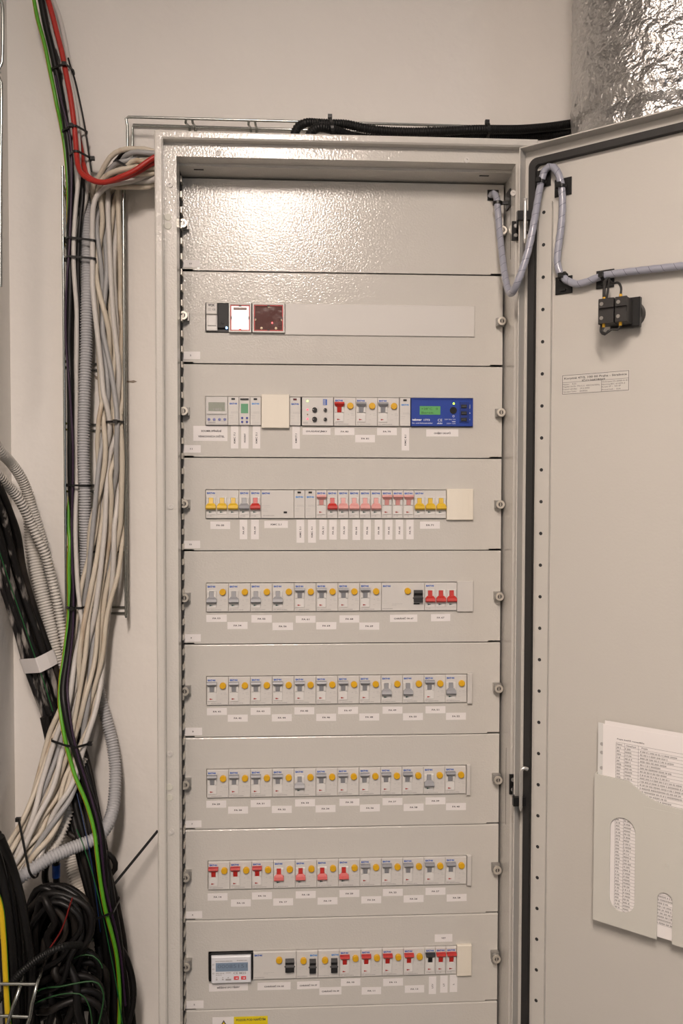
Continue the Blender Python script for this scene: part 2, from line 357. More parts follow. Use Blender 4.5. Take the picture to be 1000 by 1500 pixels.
# ------------------------------------------------------------------ device parts (local frame: x right, z up from the window's lower edge, -y towards the viewer)
MM = 0.001
FY = -0.004
_cache = {}
def cached(key, fn, name, mats):
    if key not in _cache: _cache[key] = fn().mesh(name, mats)
    return _cache[key]
def zt_(t): return (45-t)*MM
def add_housing(root, mods, y=FY):
    def fn():
        w = mods*17.5*MM
        mb = MB().cbox(0.00022, w-0.00022, y, 0.040, 0, H45, 0.0006)
        return mb
    link('housing', cached(('hous',mods,y), fn, 'housing', M_HOUS), root)
def add_logo(root, x, t, light=False, w=12.0, h=2.5):
    def fn(): return MB().text('EAT\u2022N', 0, 0, h*MM, 0, 0, w*MM, 0, 0.07)
    link('brand_mark', cached(('logo',light,w,h), fn, 'brand_mark', M_LBLUE if light else M_BLUE), root, (x*MM, FY-0.00012, zt_(t)))
def add_pole(root, x, colour, up, flag=True):
    def g():
        mb = MB()
        for a, b in ((1.5,4.9),(12.5,15.9)):
            mb.cbox(a*MM, b*MM, FY-0.0028, FY+0.001, zt_(24), zt_(12.2 if not up else 13), 0.0007)
        if up: mb.cbox(1.5*MM, 15.9*MM, FY-0.0012, FY+0.001, zt_(39), zt_(24.2), 0.0006)
        else: mb.cbox(1.5*MM, 15.9*MM, FY-0.0012, FY+0.001, zt_(12.2), zt_(11.2), 0.0003).cbox(1.5*MM, 15.9*MM, FY-0.0006, FY+0.001, zt_(39), zt_(32), 0.0003)
        return mb
    link('lever_guard', cached(('guard',up), g, 'lever_guard', M_GUARD), root, (x*MM,0,0))
    def lv():
        mb = MB()
        if up:
            mb.loft([(zt_(7.6),0.9*MM,16.6*MM,-0.0105),(zt_(10.4),0.9*MM,16.6*MM,-0.0118),(zt_(11.8),1.3*MM,16.2*MM,-0.0105),(zt_(15),3.2*MM,14.3*MM,-0.0072)], FY+0.0005)
            mb.loft([(zt_(14.5),5.4*MM,12.0*MM,-0.0072),(zt_(23.8),5.4*MM,12.0*MM,-0.0052)], FY+0.0005)
        else:
            mb.loft([(zt_(12.4),5.4*MM,12.0*MM,-0.0052),(zt_(21.5),5.4*MM,12.0*MM,-0.0072)], FY+0.0005)
            mb.loft([(zt_(21.0),3.4*MM,14.1*MM,-0.0072),(zt_(22.0),3.0*MM,14.5*MM,-0.0078),(zt_(24.6),0.9*MM,16.6*MM,-0.0100),(zt_(28.6),0.9*MM,16.6*MM,-0.0120),(zt_(30.8),0.9*MM,16.6*MM,-0.0098)], FY+0.0005)
        return mb
    link('lever', cached(('lever',up,colour), lv, 'lever', TOG[colour]), root, (x*MM,0,0))
    if flag:
        def fl(): return MB().prism([(-0.0026,-0.0012),(0.0026,0),(-0.0026,0.0012)], -0.0004, 0.0)
        link('state_flag', cached(('flag',up), fl, 'state_flag', M_RFLAG if up else M_GFLAG), root, ((x+7.8)*MM, FY-(0.0012 if up else 0.0006), zt_(35)))
def add_button(root, x, t, r=5.1):
    def fn(): return MB().cyl((0,0.001,0), (0,-1,0), r*MM, r*MM, 0.0045, 24).cyl((0,-0.0035,0), (0,-1,0), r*MM, (r-0.6)*MM, 0.0006, 24)
    link('test_button', cached(('btn',r), fn, 'test_button', M_YBTN), root, (x*MM, FY, zt_(t)))
def add_print(root, kind, x=0.0):
    y = FY-0.0014 if kind.startswith('mcb_up') else FY-0.00012
    def fn():
        mb = MB(); L = lambda x0, x1, t, th=0.28, mi=0: mb.quad(x0*MM, x1*MM, zt_(t+th), zt_(t), 0, mi)
        rnd = random.Random(3)
        def words(x0, x1, t, h=0.9, mi=0):
            xx = x0
            while xx < x1-0.4:
                w = rnd.uniform(0.5,1.1); L(xx, min(x1,xx+w), t, h, mi); xx += w+rnd.uniform(0.15,0.6)
        if kind in ('rcbo',):
            words(19.2,20.6,25,0.9,1); words(22.5,24.5,26,1.4,1); words(27,32,25,1.1,1); words(28,33,27.5,1.0,1); words(21,25,35,0.35); L(25.5,33.5,33,0.28,1)
            words(2,5.5,41.5,1.0); words(7,24,41.6,1.2); L(2.5,6,39.3,0.3,1); L(17.6,17.8,10,26,1)
        elif kind in ('mcb',):
            words(2,6,40,1.6,1); words(6.5,9.5,40.6,1.2); L(9,13,38.6,0.3,1)
        elif kind == 'contactor':
            words(2,3.4,24,1.0,1); words(5,16,23.5,1.1,1); words(5,16,25.4,0.9,1); words(2,8.5,29.5,0.9,1); words(2,8,33,0.8,1); L(2,16,40.5,0.35,1)
        elif kind == 'wide':
            words(2,4,24,1,1); words(5,15,24,1,1); words(5,15,26.5,1,1); words(2,10,30,0.9,1); words(3,11,33,0.9,1); words(3,21,40,1.1,0)
        elif kind == 'rcd4':
            L(1.5,9,29,0.3,1); L(2,12,32.5,0.28,1); words(17,34,33.5,1.0,1); words(17,24,35.6,1.0,1); words(2,18,41,1.2,0)
        elif kind == 'rcd2':
            words(3,12,27,0.9,1); words(2.5,8,29.5,0.9,1); L(8,16,30,0.28,1); words(16,17.2,28,3,1); words(2,19,41,1.2,0)
        return mb
    link('printed_marks', cached(('print',kind), fn, 'printed_marks', [M_GINK, M_LINK]), root, (x*MM, y, 0))
def add_switch(root, x0, x1, t0, t1):
    def fn():
        w = (x1-x0)*MM; a = (t1-t0)
        mb = MB().loft([(0,0,w,-0.0062),(-0.22*a*MM,0,w,-0.0085),(-0.45*a*MM,0,w,-0.0072),(-0.62*a*MM,0,w,-0.0090),(-a*MM,0,w,-0.0102)], FY+0.0005)
        mb.box(-0.0012, 0, -0.0052, FY+0.0005, -0.72*a*MM, -0.62*a*MM).box(w, w+0.0012, -0.0052, FY+0.0005, -0.72*a*MM, -0.62*a*MM)
        return mb
    link('rocker_switch', cached(('sw',x0,x1,t0,t1), fn, 'rocker_switch', TOG['black']), root, (x0*MM, 0, zt_(t0)))
def notch(root, x0, x1, t0, t1, m=None):
    MB().box(x0*MM, x1*MM, FY-0.0004, FY+0.001, zt_(t1), zt_(t0)).build('indicator_window', m or M_BLACK, root)
ORD = 'first second third fourth fifth sixth seventh eighth ninth tenth eleventh twelfth thirteenth fourteenth fifteenth sixteenth seventeenth eighteenth nineteenth twentieth'.split()
PLW = {'2':'two','5':'five','6':'six','7':'seven','8':'eight','9':'nine','10':'ten','11':'eleven'}
SEQ = {}
def nth(rn, off):      # which device of its plate, counted from the tray side
    return ORD[{'10':[0,52.5,70,87.5,140,157.5]+[175+17.5*k for k in range(9)]+[332.5], '9':[35*k for k in range(8)]+[280,350], '11':[0,35,52.5,70,132.7,152,202.8,237.8,272.8,308.4,326.4],
                '5':[0,71.5,141.5,176.5]+[211.5+35*k for k in range(4)]+[351.5,369,386.5]}.get(rn, [35*k for k in range(12)]).index(off)]
COLN = {'grey':'grey', 'red':'red', 'pink':'pale pink', 'yellow':'yellow', 'black':'black'}
ROWG = {'11':'devices in cover plate 11','10':'devices in cover plate 10','9':'devices in cover plate 9','8':'devices in cover plate 8','7':'devices in cover plate 7','6':'devices in cover plate 6','5':'devices in cover plate 5','2':'devices in cover plate 2'}
XS_MM = {}
def dloc(rn, off): x, z = ROWPOS[rn]; return (x+off*MM, 0, z)
def rcbo(rn, off, colour, up, tx):
    r = thing('residual_current_breaker', f'breaker, {COLN[colour]} lever {"up" if up else "down"}, sticker {tx}, {nth(rn,off)} from tray side on plate {PLW[rn]}', 'circuit breaker', dloc(rn,off), ROWG[rn])
    add_housing(r, 2); add_logo(r, 8.2, 5.0); add_pole(r, 0, colour, up); add_button(r, 26.2, 13.4); add_print(r, 'rcbo')
def mcb(rn, off, colour, up, tx, poles=1):
    what = 'narrow single-pole breaker' if poles == 1 else 'three-pole breaker'
    r = thing('circuit_breaker' if poles == 1 else 'three_pole_breaker', f'{what}, {COLN[colour]} lever{"s" if poles>1 else ""} {"up" if up else "down"}, {nth(rn,off)} from tray side on plate {PLW[rn]}', 'circuit breaker', dloc(rn,off), ROWG[rn])
    add_housing(r, poles); add_logo(r, 8.6, 5.0, w=12.5)
    for k in range(poles):
        add_pole(r, 17.5*k, colour, up)
        if k: MB().box((17.5*k-0.12)*MM, (17.5*k+0.12)*MM, FY-0.00008, FY+0.001, 0, H45).build('pole_seam', M_LINK, r)
    add_print(r, 'mcb')
def contactor(rn, off, tx, mods=1, light=True, window=None):
    r = thing('installation_contactor', f'plain {"narrow" if mods==1 else "wide"} contactor, sticker {tx}, {nth(rn,off)} from tray side on plate {PLW[rn]}', 'contactor', dloc(rn,off), ROWG[rn])
    add_housing(r, mods)
    if mods == 1:
        notch(r, 5.6, 11.2, 2.2, 5.2, window); add_logo(r, 8.6, 11.0, light, 11.5, 2.4); add_print(r, 'contactor')
    else:
        notch(r, 36, 41.5, 34, 37); add_logo(r, 8.0, 5.2, False); add_print(r, 'wide')
def rcd(rn, off, mods, tx):
    r = thing('residual_current_device', f'{"wide" if mods==4 else "narrow"} device with black rocker switch, {nth(rn,off)} from tray side on plate {PLW[rn]}', 'circuit breaker', dloc(rn,off), ROWG[rn])
    add_housing(r, mods)
    if mods == 4:
        add_logo(r, 8.5, 5.2); add_button(r, 42.2, 13.0); add_switch(r, 52.0, 66.5, 11.6, 31.0); add_print(r, 'rcd4')
        MB().box(0.052, 0.062, FY-0.0003, FY+0.001, zt_(35), zt_(33)).build('indicator_window', M_BLACK, r)
    else:
        add_logo(r, 28.0, 7.6, True, 11.5); add_button(r, 11.6, 15.0); add_switch(r, 21.2, 31.8, 13, 34); add_print(r, 'rcd2')
        MB().box(0.0212, 0.0318, FY-0.0003, FY+0.001, zt_(37.6), zt_(35.4)).build('indicator_window', mat('slate_plastic',(0.13,0.17,0.22),0.4), r)
def blank(rn, off, w, name, label, m, over=2.5, ribs=0, proud=0.006, htop=2.4, hbot=2.6):
    r = thing(name, label, 'blanking cover', dloc(rn,off))
    MB().cbox(0.0002, w*MM, -proud, -0.0003, -hbot*MM, H45+htop*MM, 0.0008).build('cover', m, r)
    for k in range(1, ribs):
        MB().box(w*MM*k/ribs-0.00025, w*MM*k/ribs+0.00025, -proud-0.00025, -proud, -hbot*MM+0.003, H45+htop*MM-0.003).build('rib', m, r)

# plate 10
for s in (('FA 05',(308,337,764,775)),('KMC 2.1',(387,421.5,763,773.5)),('FA 71',(615,644,764,774.5))): sticker('10', *s)
for t, a, b, e in (('FA 07',351,362,790),('FA 09',367.5,379,790),('KMC 3.1',434,445.5,795),('KMC 4.1',451,462.5,795),('FA 21',467.5,478.5,790.5),('FA 22',482,493,790.5),('FA 23',498.3,509.3,790),('FA 04',516,527.3,791),('FA 06',532,543,790.5),('FA 08',548.6,560,790.5),('FA 62',563.8,574.6,790.5),('FA 65',579.3,590.3,790),('FA 72',594.8,605.6,790)):
    sticker('10', t, (a,b,761.3,e), True)
o = 0
mcb('10', 0, 'yellow', False, 'FA 05', 3); mcb('10', 52.5, 'grey', False, 'FA 07'); mcb('10', 70, 'red', False, 'FA 09')
contactor('10', 87.5, 'KMC 2.1', 3); contactor('10', 140, 'KMC 3.1'); contactor('10', 157.5, 'KMC 4.1')
seq = [('pink',1,'FA 21'),('red',0,'FA 22'),('pink',0,'FA 23'),('pink',0,'FA 04'),('pink',0,'FA 06'),('pink',0,'FA 08'),('pink',1,'FA 62'),('pink',1,'FA 65'),('pink',1,'FA 72')]
for k, (c, u, t) in enumerate(seq): mcb('10', 175+17.5*k, c, bool(u), t)
mcb('10', 332.5, 'yellow', False, 'FA 71', 3)
blank('10', 385.2, 43.5, 'blanking_cover', 'cream ribbed blanking cover beside the yellow levers of FA 71', M_CREAM, ribs=5)
# plate 9
for t, r in (('FA 53',(302,332,900.5,911)),('FA 54',(333,362.5,911,921.5)),('FA 55',(368,398,901,912)),('FA 56',(399,429,912,923)),('FA 61',(433,462,902,912.3)),('FA 64',(463,492.5,911.3,922)),('FA 68',(497,526,901.3,912)),('FA 69',(526,555.3,911.8,922.5)),('CHRÁNIČ FA 67',(571,611,900.3,911)),('FA 67',(631,659.3,899.5,910))): sticker('9', t, r)
for k, t in enumerate(('FA 53','FA 54','FA 55','FA 56','FA 61','FA 64','FA 68','FA 69')): rcbo('9', 35*k, 'grey', k > 3, t)
rcd('9', 280, 4, 'CHRÁNIČ FA 67'); mcb('9', 350, 'red', False, 'FA 67', 3)
blank('9', 402.7, 27, 'blanking_cover', 'smooth grey blanking cover beside the red levers of FA 67', M_BLANK, proud=0.004)
# plates 8, 7, 6
def staggered(rn, nums, x0s, ya, yb):
    for k, n in enumerate(nums):
        f = k/11.0; y = (ya[0]+(ya[1]-ya[0])*f) if k % 2 == 0 else (yb[0]+(yb[1]-yb[0])*f)
        sticker(rn, f'FA {n}', (x0s[k], x0s[k]+29.2, y, y+10.4))
staggered('8', range(41,53), (303,333.5,367,398,431,463,495,526,560,590,623,653), (1037.2,1034.2), (1047,1044))
staggered('7', range(29,41), (302,334,367,398,432,462,497,527,560,591,623,653), (1172.8,1167.5), (1182,1176.3))
staggered('6', (14,15,16,17,18,19,20,24,25,26,27,28), (304,338,369,400,433,465,497,529,560.5,591,623,654), (1308.7,1299.5), (1318.3,1309.8))
for k in range(12): rcbo('8', 35*k, 'grey', k not in (8,9,11), f'FA {41+k}')
for k in range(12): rcbo('7', 35*k, 'grey', k not in (4,10), f'FA {29+k}')
for k, n in enumerate((14,15,16,17,18,19,20,24,25,26,27,28)): rcbo('6', 35*k, 'red' if k < 7 else 'grey', k < 3 or k > 6, f'FA {n}')
blank('8', 420.4, 8.5, 'blanking_strip', 'narrow grey blanking strip on plate eight beside breaker FA 52', M_BLANK, proud=0.006)
blank('7', 420.4, 6.5, 'blanking_strip', 'narrow grey blanking strip on plate seven beside breaker FA 40', M_BLANK, proud=0.006)
blank('6', 420.4, 7.5, 'blanking_strip', 'narrow grey blanking strip on plate six beside breaker FA 28', M_BLANK, proud=0.006)
# plate 11
sticker('11', 'SOUMR.SPÍNÁNÍ\nVENKOVNÍCH SVĚTEL', (283,333,624,646), h=0.0030)
for t, a, b, y, e in (('KMC 7.1',338,349,623.5,657),('HODINY',353,364,623.5,657),('KMC 5.1',370,381,623.5,657),('KMC7.1',428,439,624,657.5),('KMC 8.1',588,599,627,660)): sticker('11', t, (a,b,y,e), True)
for t, r in (('OVLÁDÁNÍ JÍMKY',(443,484,627,637)),('FA 83',(490,519,627,637.5)),('FA 81',(520,549,637,648)),('FA 70',(552,581,627,637.5)),('OHŘEV OKAPŮ',(624,671,629,639.5))): sticker('11', t, r)
M_LCD = mat('lcd_grey_green', (0.22,0.25,0.18), 0.25); M_LCDG = mat('lcd_green', (0.13,0.33,0.19), 0.25, emit=((0.1,0.5,0.2),0.03))
M_BBTN = mat('blue_button', (0.045,0.06,0.33), 0.4)
M_CLEAR = mat('clear_cover', (0.9,0.9,0.9), 0.08, alpha=0.10)
def frame(mb, x0, x1, z0, z1, t, y0, y1, mi=0):
    mb.box(x0,x1,y0,y1,z1-t,z1,mi).box(x0,x1,y0,y1,z0,z0+t,mi).box(x0,x0+t,y0,y1,z0+t,z1-t,mi).box(x1-t,x1,y0,y1,z0+t,z1-t,mi); return mb
r = thing('digital_time_switch', 'wide digital time switch with grey display, four blue buttons, above SOUMR.SPÍNÁNÍ sticker', 'time switch', dloc('11',0), ROWG['11'])
add_housing(r, 2)
MB().box(0.0045,0.0305,FY-0.0004,FY+0.001,zt_(23),zt_(9)).text('1403', 0.0185, zt_(20), 0.004, FY-0.0005, 1, 0.013).build('display', [M_LCD, M_GINK], r)
for k in range(4): MB().cyl((0.0052+0.0083*k,FY+0.0005,zt_(36.2)), (0,-1,0), 0.0024, 0.0022, 0.0018, 16).build('push_button', M_BBTN, r)
MB().box(0.0040,0.0155,FY-0.0003,FY+0.001,zt_(42),zt_(40)).build('nameplate', M_GINK, r)
MB().box(0.0025,0.0325,FY-0.0032,FY-0.001,zt_(27.5),zt_(24.8)).build('cover_handle', M_GUARD, r)
mb = MB(); frame(mb, 0.0006,0.0344,0.0006,0.0448,0.0014,FY-0.003,FY-0.0002); mb.box(0.0021,0.0329,FY-0.0036,FY-0.0032,0.0022,0.0432).build('clear_flap', M_CLEAR, r)
contactor('11', 35, 'KMC 7.1', light=False)
r = thing('digital_clock_module', 'narrow digital clock with green display, four blue buttons, above HODINY sticker', 'time switch', dloc('11',52.5), ROWG['11'])
add_housing(r, 1)
MB().box(0.003,0.0145,FY-0.0004,FY+0.001,zt_(26),zt_(11)).build('display', M_LCDG, r)
for k in range(4): MB().cyl((0.0050+0.0076*(k%2),FY+0.0005,zt_(33.6 if k < 2 else 39.8)), (0,-1,0), 0.0019, 0.0017, 0.0018, 14).build('push_button', M_BBTN, r)
MB().box(0.0022,0.0152,FY-0.0014,FY+0.001,zt_(5.2),zt_(2.6)).build('flap_hinge', M_BLACK, r)
mb = MB(); frame(mb, 0.0006,0.0169,0.0006,0.0425,0.0010,FY-0.0024,FY-0.0002); mb.build('clear_flap', M_CLEAR, r)
contactor('11', 70, 'KMC 5.1')
blank('11', 87.8, 44.5, 'blanking_cover', 'cream ribbed blanking cover between two contactors', M_CREAM, ribs=5, htop=4.0, hbot=4.3, proud=0.007)
contactor('11', 132.7, 'KMC7.1', light=False, window=mat('dark_red_window',(0.10,0.01,0.015),0.3))
r = thing('level_control_relay', 'pale control relay with black knobs and lit pink indicator lights', 'relay', dloc('11',152), ROWG['11'])
MB().cbox(0.0002, 0.0500, FY-0.001, 0.04, 0, H45, 0.0006).build('housing', M_HOUS, r)
def led(root, x, t, col, st, rr=1.7, y=FY-0.001):
    MB().cyl((x*MM,y+0.0004,zt_(t)), (0,-1,0), rr*MM, rr*0.7*MM, 0.0016, 12).build('indicator_light', mat(f'led_{col}', col, 0.3, emit=(col, st)), root)
led(r, 9.0, 6.2, (0.62,1.0,0.30), 1.6); led(r, 9.0, 19.8, (1.0,0.16,0.22), 0.9); led(r, 9.0, 34.5, (1.0,0.14,0.20), 1.2)
MB().cyl((0.009,FY-0.0005,zt_(27.5)), (0,-1,0), 0.0013,0.0011,0.001,10).build('indicator_light', mat('led_off',(0.22,0.15,0.05),0.3), r)
for x, t, rr in ((20.2,20,4.1),(20.2,35,4.1),(37.2,20,2.9),(37.2,35,2.9)):
    mb = MB().cyl((x*MM,FY-0.001,zt_(t)), (0,-1,0), rr*MM, rr*0.9*MM, 0.004, 20); kn = mb.build('knob', M_BLACK, r)
    MB().box(x*MM-rr*0.95*MM, x*MM-rr*0.25*MM, FY-0.0053, FY-0.005, zt_(t)-0.0004, zt_(t)+0.0004).build('pointer', M_LINK, kn)
MB().box(0.0335,0.0400,FY-0.0013,FY-0.0005,zt_(12.5),zt_(3.2)).build('emblem_panel', M_BLUE, r)
mb = MB()
for k in range(4): mb.box(0.0342,0.0366,FY-0.0016,FY-0.0013,zt_(5.2+2.1*k),zt_(4.4+2.1*k)).box(0.0372,0.0378,FY-0.0016,FY-0.0013,zt_(5.2+2.1*k),zt_(4.0+2.1*k))
mb.build('emblem_marks', M_GUARD, r)
mb = MB()
for k, (cx, ct) in enumerate(((20.2,20),(20.2,35),(37.2,20),(37.2,35))):
    for a in range(9):
        an = math.radians(-30+30*a); rr = 6.2 if k < 2 else 4.6
        mb.quad((cx+rr*math.cos(an)-0.3)*MM,(cx+rr*math.cos(an)+0.3)*MM,zt_(ct-rr*math.sin(an)+0.3),zt_(ct-rr*math.sin(an)-0.3),FY-0.0011)
mb.box(0.002,0.0095,FY-0.0012,FY-0.0005,zt_(42),zt_(39)).build('printed_marks', M_LINK, r)
rcbo('11', 202.8, 'red', True, 'FA 83'); rcbo('11', 237.8, 'grey', True, 'FA 81'); rcbo('11', 272.8, 'grey', True, 'FA 70'); contactor('11', 308.4, 'KMC 8.1')
r = thing('gutter_heating_controller', 'blue heating controller with green display and three dark buttons', 'controller', dloc('11',326.4), ROWG['11'])
M_TB = mat('controller_blue', (0.010,0.045,0.30), 0.4); M_TB2 = mat('controller_deep_blue', (0.006,0.028,0.20), 0.4); M_W = mat('white_ink', (0.75,0.77,0.80), 0.6)
mb = MB().cbox(0.0003, 0.1000, FY, 0.04, 0.0003, H45-0.0003, 0.0006); frame(mb, 0.0003,0.1000,0.0003,H45-0.0003,0.0016,FY-0.0016,FY+0.001); mb.build('housing', M_TB, r)
def X(p): return (p-73)/8.42*MM      # crop px to mm
def Zt(p): return zt_((p-122)/8.42)
MB().box(X(192),X(472),FY-0.0006,FY+0.001,Zt(345),Zt(230)).text('+28°C   0', X(325), Zt(265), 0.0034, FY-0.0008, 1, 0.0265).text('Bereit', X(297), Zt(318), 0.0034, FY-0.0008, 1, 0.019).build('display', [mat('lcd_lit_green',(0.10,0.30,0.10),0.3,emit=((0.12,0.42,0.12),0.18)), mat('lcd_dark',(0.02,0.07,0.02),0.5)], r)
led(r, (655-73)/8.42, (193-122)/8.42, (0.55,1.0,0.05), 3.0, 1.8, FY)
MB().ring((X(648),FY+0.0005,Zt(285)), (0,-1,0), 0.0042, 0.0056, 0.0016, 24).cyl((X(648),FY+0.0005,Zt(285)), (0,-1,0), 0.0043, 0.0043, 0.0008, 20).build('round_socket', M_BLACK, r)
pnl = MB().cbox(X(735), X(862), FY-0.0010, FY+0.001, Zt(452), Zt(172), 0.0004).build('button_panel', M_TB2, r)
for py in (230,322,408): MB().cbox(X(752), X(830), FY-0.0030, FY+0.001, Zt(py+24), Zt(py-24), 0.001).build('push_button', mat('dark_grey_rubber',(0.025,0.028,0.035),0.5), pnl)
mb = MB().text('tekmar', X(155), Zt(412), 0.0034, FY-0.0002, 0, 0.0158, 0, 0.04).text('1773', X(289), Zt(416), 0.0030, FY-0.0002, 0, 0.0096, 0, 0.02)
mb.text('Eis- und Schneemelder', X(230), Zt(458), 0.0021, FY-0.0002, 0, 0.0335, 0, 0.01).text('CE', X(468), Zt(418), 0.0042, FY-0.0002, 0, 0.0073)
mb.text('230V 50Hz 7VA', X(605), Zt(407), 0.0018, FY-0.0002, 0, 0.018).quad(X(632), X(680), Zt(440), Zt(432), FY-0.0002).text('250V~10A', X(620), Zt(462), 0.0018, FY-0.0002, 0, 0.0145)
mb.text('MENU', X(875), Zt(232), 0.0014, FY-0.0002, 0, 0.006, math.pi/2).text('\u25a0', X(875), Zt(320), 0.0012, FY-0.0002, 0, 0.0014).text('I', X(875), Zt(408), 0.0014, FY-0.0002, 0, 0.0005)
mb.ring((X(652),FY-0.0002,Zt(363)), (0,-1,0), 0.0012, 0.0017, 0.0001, 14)
for k in range(8): mb.quad(X(430+9*k), X(436+9*k), Zt(470), Zt(458-(k%3)*5), FY-0.0002)
mb.build('printed_lettering', M_W, r)
# plate 2
r = thing('surge_monitor', 'VCX module, half white and half dark grey, with blue light', 'electrical device', dloc('2',0), ROWG['2'])
K = 1/7.12
def xx(p): return (p-45)*K*MM
def zz(p): return zt_((p-70)*K*45/(45+0))
MB().box(0.0003,0.0362,FY+0.002,0.04,0,H45).build('housing', M_BLACK, r)
MB().cbox(xx(54),xx(176),FY-0.004,0.01,zz(200),zz(76),0.001).text('VCX', xx(112), zz(100), 0.0034, FY-0.0042, 1, 0.0105, 0, 0.05).text('CE', xx(140), zz(148), 0.0030, FY-0.0042, 1, 0.0048).quad(xx(74), xx(106), zz(143), zz(137), FY-0.0042, 2).quad(xx(74), xx(106), zz(159), zz(153), FY-0.0042, 2).build('name_panel', [M_HOUS, M_INK, M_GINK], r)
MB().cbox(xx(54),xx(176),FY-0.001,0.01,zz(378),zz(203),0.0006).cbox(xx(68),xx(166),FY-0.0025,0.01,zz(326),zz(208),0.0008).build('white_panel', M_GUARD, r)
MB().cbox(xx(180),xx(305),FY-0.003,0.01,zz(352),zz(76),0.001).cyl((xx(238),FY-0.003,zz(292)),(0,-1,0),0.0024,0.002,0.0006,14).build('dark_panel', mat('dark_grey_plastic',(0.03,0.03,0.03),0.5,spec=0.25), r)
led(r, (280-45)*K, (346-70)*K, (0.25,0.5,1.0), 6.0, 2.0, FY-0.002)
def red_frame(root, x0, x1, z0, z1, win):
    mb = MB(); frame(mb, x0,x1,z0,z1,0.0022,FY-0.003,0.02); mb.box(x0,x1,0.02,0.04,z0,z1).build('housing', M_HOUS, root)
    mb = MB(); frame(mb, x0+0.0022,x1-0.0022,z0+0.0022,z1-0.0022,0.0016,FY-0.0018,0.015); mb.build('red_rim', mat('red_rim_plastic',(0.40,0.012,0.012),0.3, emit=((1,0.03,0.02),0.06)), root)
    MB().box(x0+0.0037,x1-0.0037,FY-0.0002,0.012,z0+0.0037,z1-0.0037).build('window', win, root)
    xm, zm = (x0+x1)/2, (z0+z1)/2; mb = MB()
    for a, b in ((x0+0.0038,0),(x1-0.0038,0)): mb.box(a-0.0007,a+0.0007,FY-0.0024,FY,zm-0.002,zm+0.002)
    for b in (z0+0.0038, z1-0.0038): mb.box(xm-0.002,xm+0.002,FY-0.0024,FY,b-0.0007,b+0.0007)
    mb.build('clip', M_BLACK, root)
r = thing('red_rimmed_module', 'white window with painted reflection in a red rim and grey frame beside the VCX module', 'signal lamp', dloc('2',36.6), ROWG['2'])
red_frame(r, 0, 0.0352, -0.0005, H45-0.0005, mat('reflection_glow',(0.8,0.78,0.75),0.25,emit=((1,0.93,0.86),0.75)))  # window glows in place of light reflected by its glossy cover
MB().cbox(0.007,0.028,FY-0.0006,FY,0.0345,0.0385,0.0004).build('dark_reflection_band', mat('brown_reflection',(0.20,0.13,0.11),0.3), r)  # dark band painted as a reflection across the glossy window
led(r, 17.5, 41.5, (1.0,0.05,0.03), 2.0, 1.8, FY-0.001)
r = thing('red_glass_monitor', 'dark maroon glossy window in a red rim with one red light', 'signal lamp', dloc('2',73.6), ROWG['2'])
red_frame(r, 0, 0.0505, -0.0005, H45, mat('maroon_glass',(0.10,0.035,0.03),0.12,spec=0.9,coat=0.6,bump=[(40,0.4,0.003)]))
led(r, 31, 30, (1.0,0.06,0.06), 6.0, 1.3, FY)
mb = MB()
for x, z in ((0.004,0.020),(0.0465,0.020),(0.0255,0.0405),(0.014,0.0065),(0.037,0.0065)): mb.cyl((x,FY-0.0001,z),(0,-1,0),0.0022,0.0012,0.0008,12)
mb.build('highlight_dots', mat('pale_highlight',(0.75,0.62,0.45),0.2), r)  # pale discs painted as highlights along the window's edges
blank('2', 124.6, 304, 'blanking_strip', 'long pale grey blanking strip beside the maroon window', M_BLANK, proud=0.0025, htop=1.2, hbot=3.2)
# plate 5
for t, rr in (('MĚŘENÍ SPOTŘEBY',(306,363,1440.5,1451.5)),('CHRÁNIČ FA 05',(377,425.5,1439,1450)),('CHRÁNIČ FA 07',(435,468,1437.5,1448.5)),('CHRÁNIČ FA 09',(467.5,500,1446,1457)),('FA 10',(499,527.5,1433.5,1444)),('FA 11',(529.5,558,1446,1456.5)),('FA 12',(561,590,1433.3,1444)),('FA 13',(592.5,621,1443.3,1454)),('VZT',(636.5,662.3,1368.5,1379.5))): sticker('5', t, rr)
for t, a, b, y0, y1 in (('LCV',627.8,638.5,1430.5,1456),('LT',644.5,655.3,1429,1454),('L',658.5,669.5,1428,1453)): sticker('5', t, (a,b,y0,y1), True)
r = thing('energy_meter', 'electricity meter with blue-grey display in a black frame', 'meter', dloc('5',0), ROWG['5'])
M_METW = mat('meter_white', (0.72,0.73,0.76), 0.3, coat=0.4)
def mx(p): return (p-160)/5.85*MM
def mz(p): return zt_((p-155)/5.70)
mb = MB(); frame(mb, 0.0003, mx(575), 0.0, H45, 0.0018, FY-0.001, 0.03); mb.box(0.0003, mx(186), FY, 0.03, 0, H45).box(0.0003, mx(575), 0.01, 0.04, 0, H45).build('frame', M_BLACK, r)
MB().cbox(mx(188), mx(560), FY-0.006, -0.0006, mz(420), mz(168), 0.0015).build('face', M_METW, r)
YF = FY-0.0062
MB().box(mx(230), mx(532), YF-0.0002, YF+0.0005, mz(305), mz(225)).text('00085151', mx(385), mz(257), 0.0062, YF-0.0003, 1, 0.047).build('display', [mat('lcd_blue',(0.20,0.27,0.36),0.3), mat('lcd_digit',(0.12,0.16,0.22),0.5)], r)
mb = MB().text('CE M25', mx(455), mz(324), 0.0036, YF, 0, 0.0205, 0, 0.02)
rn_ = random.Random(5)
for (a, b, z) in ((228,385,209),(428,525,205),(230,312,322),(230,285,338),(325,375,318)):
    p = a
    while p < b: q = rn_.uniform(4,9); mb.quad(mx(p), mx(min(b,p+q)), mz(z+5), mz(z-3), YF, 0); p += q+rn_.uniform(1.5,4)
for z in (240,282,322): mb.ring((mx(208),YF,mz(z)), (0,-1,0), 0.0009, 0.0014, 0.0001, 10)
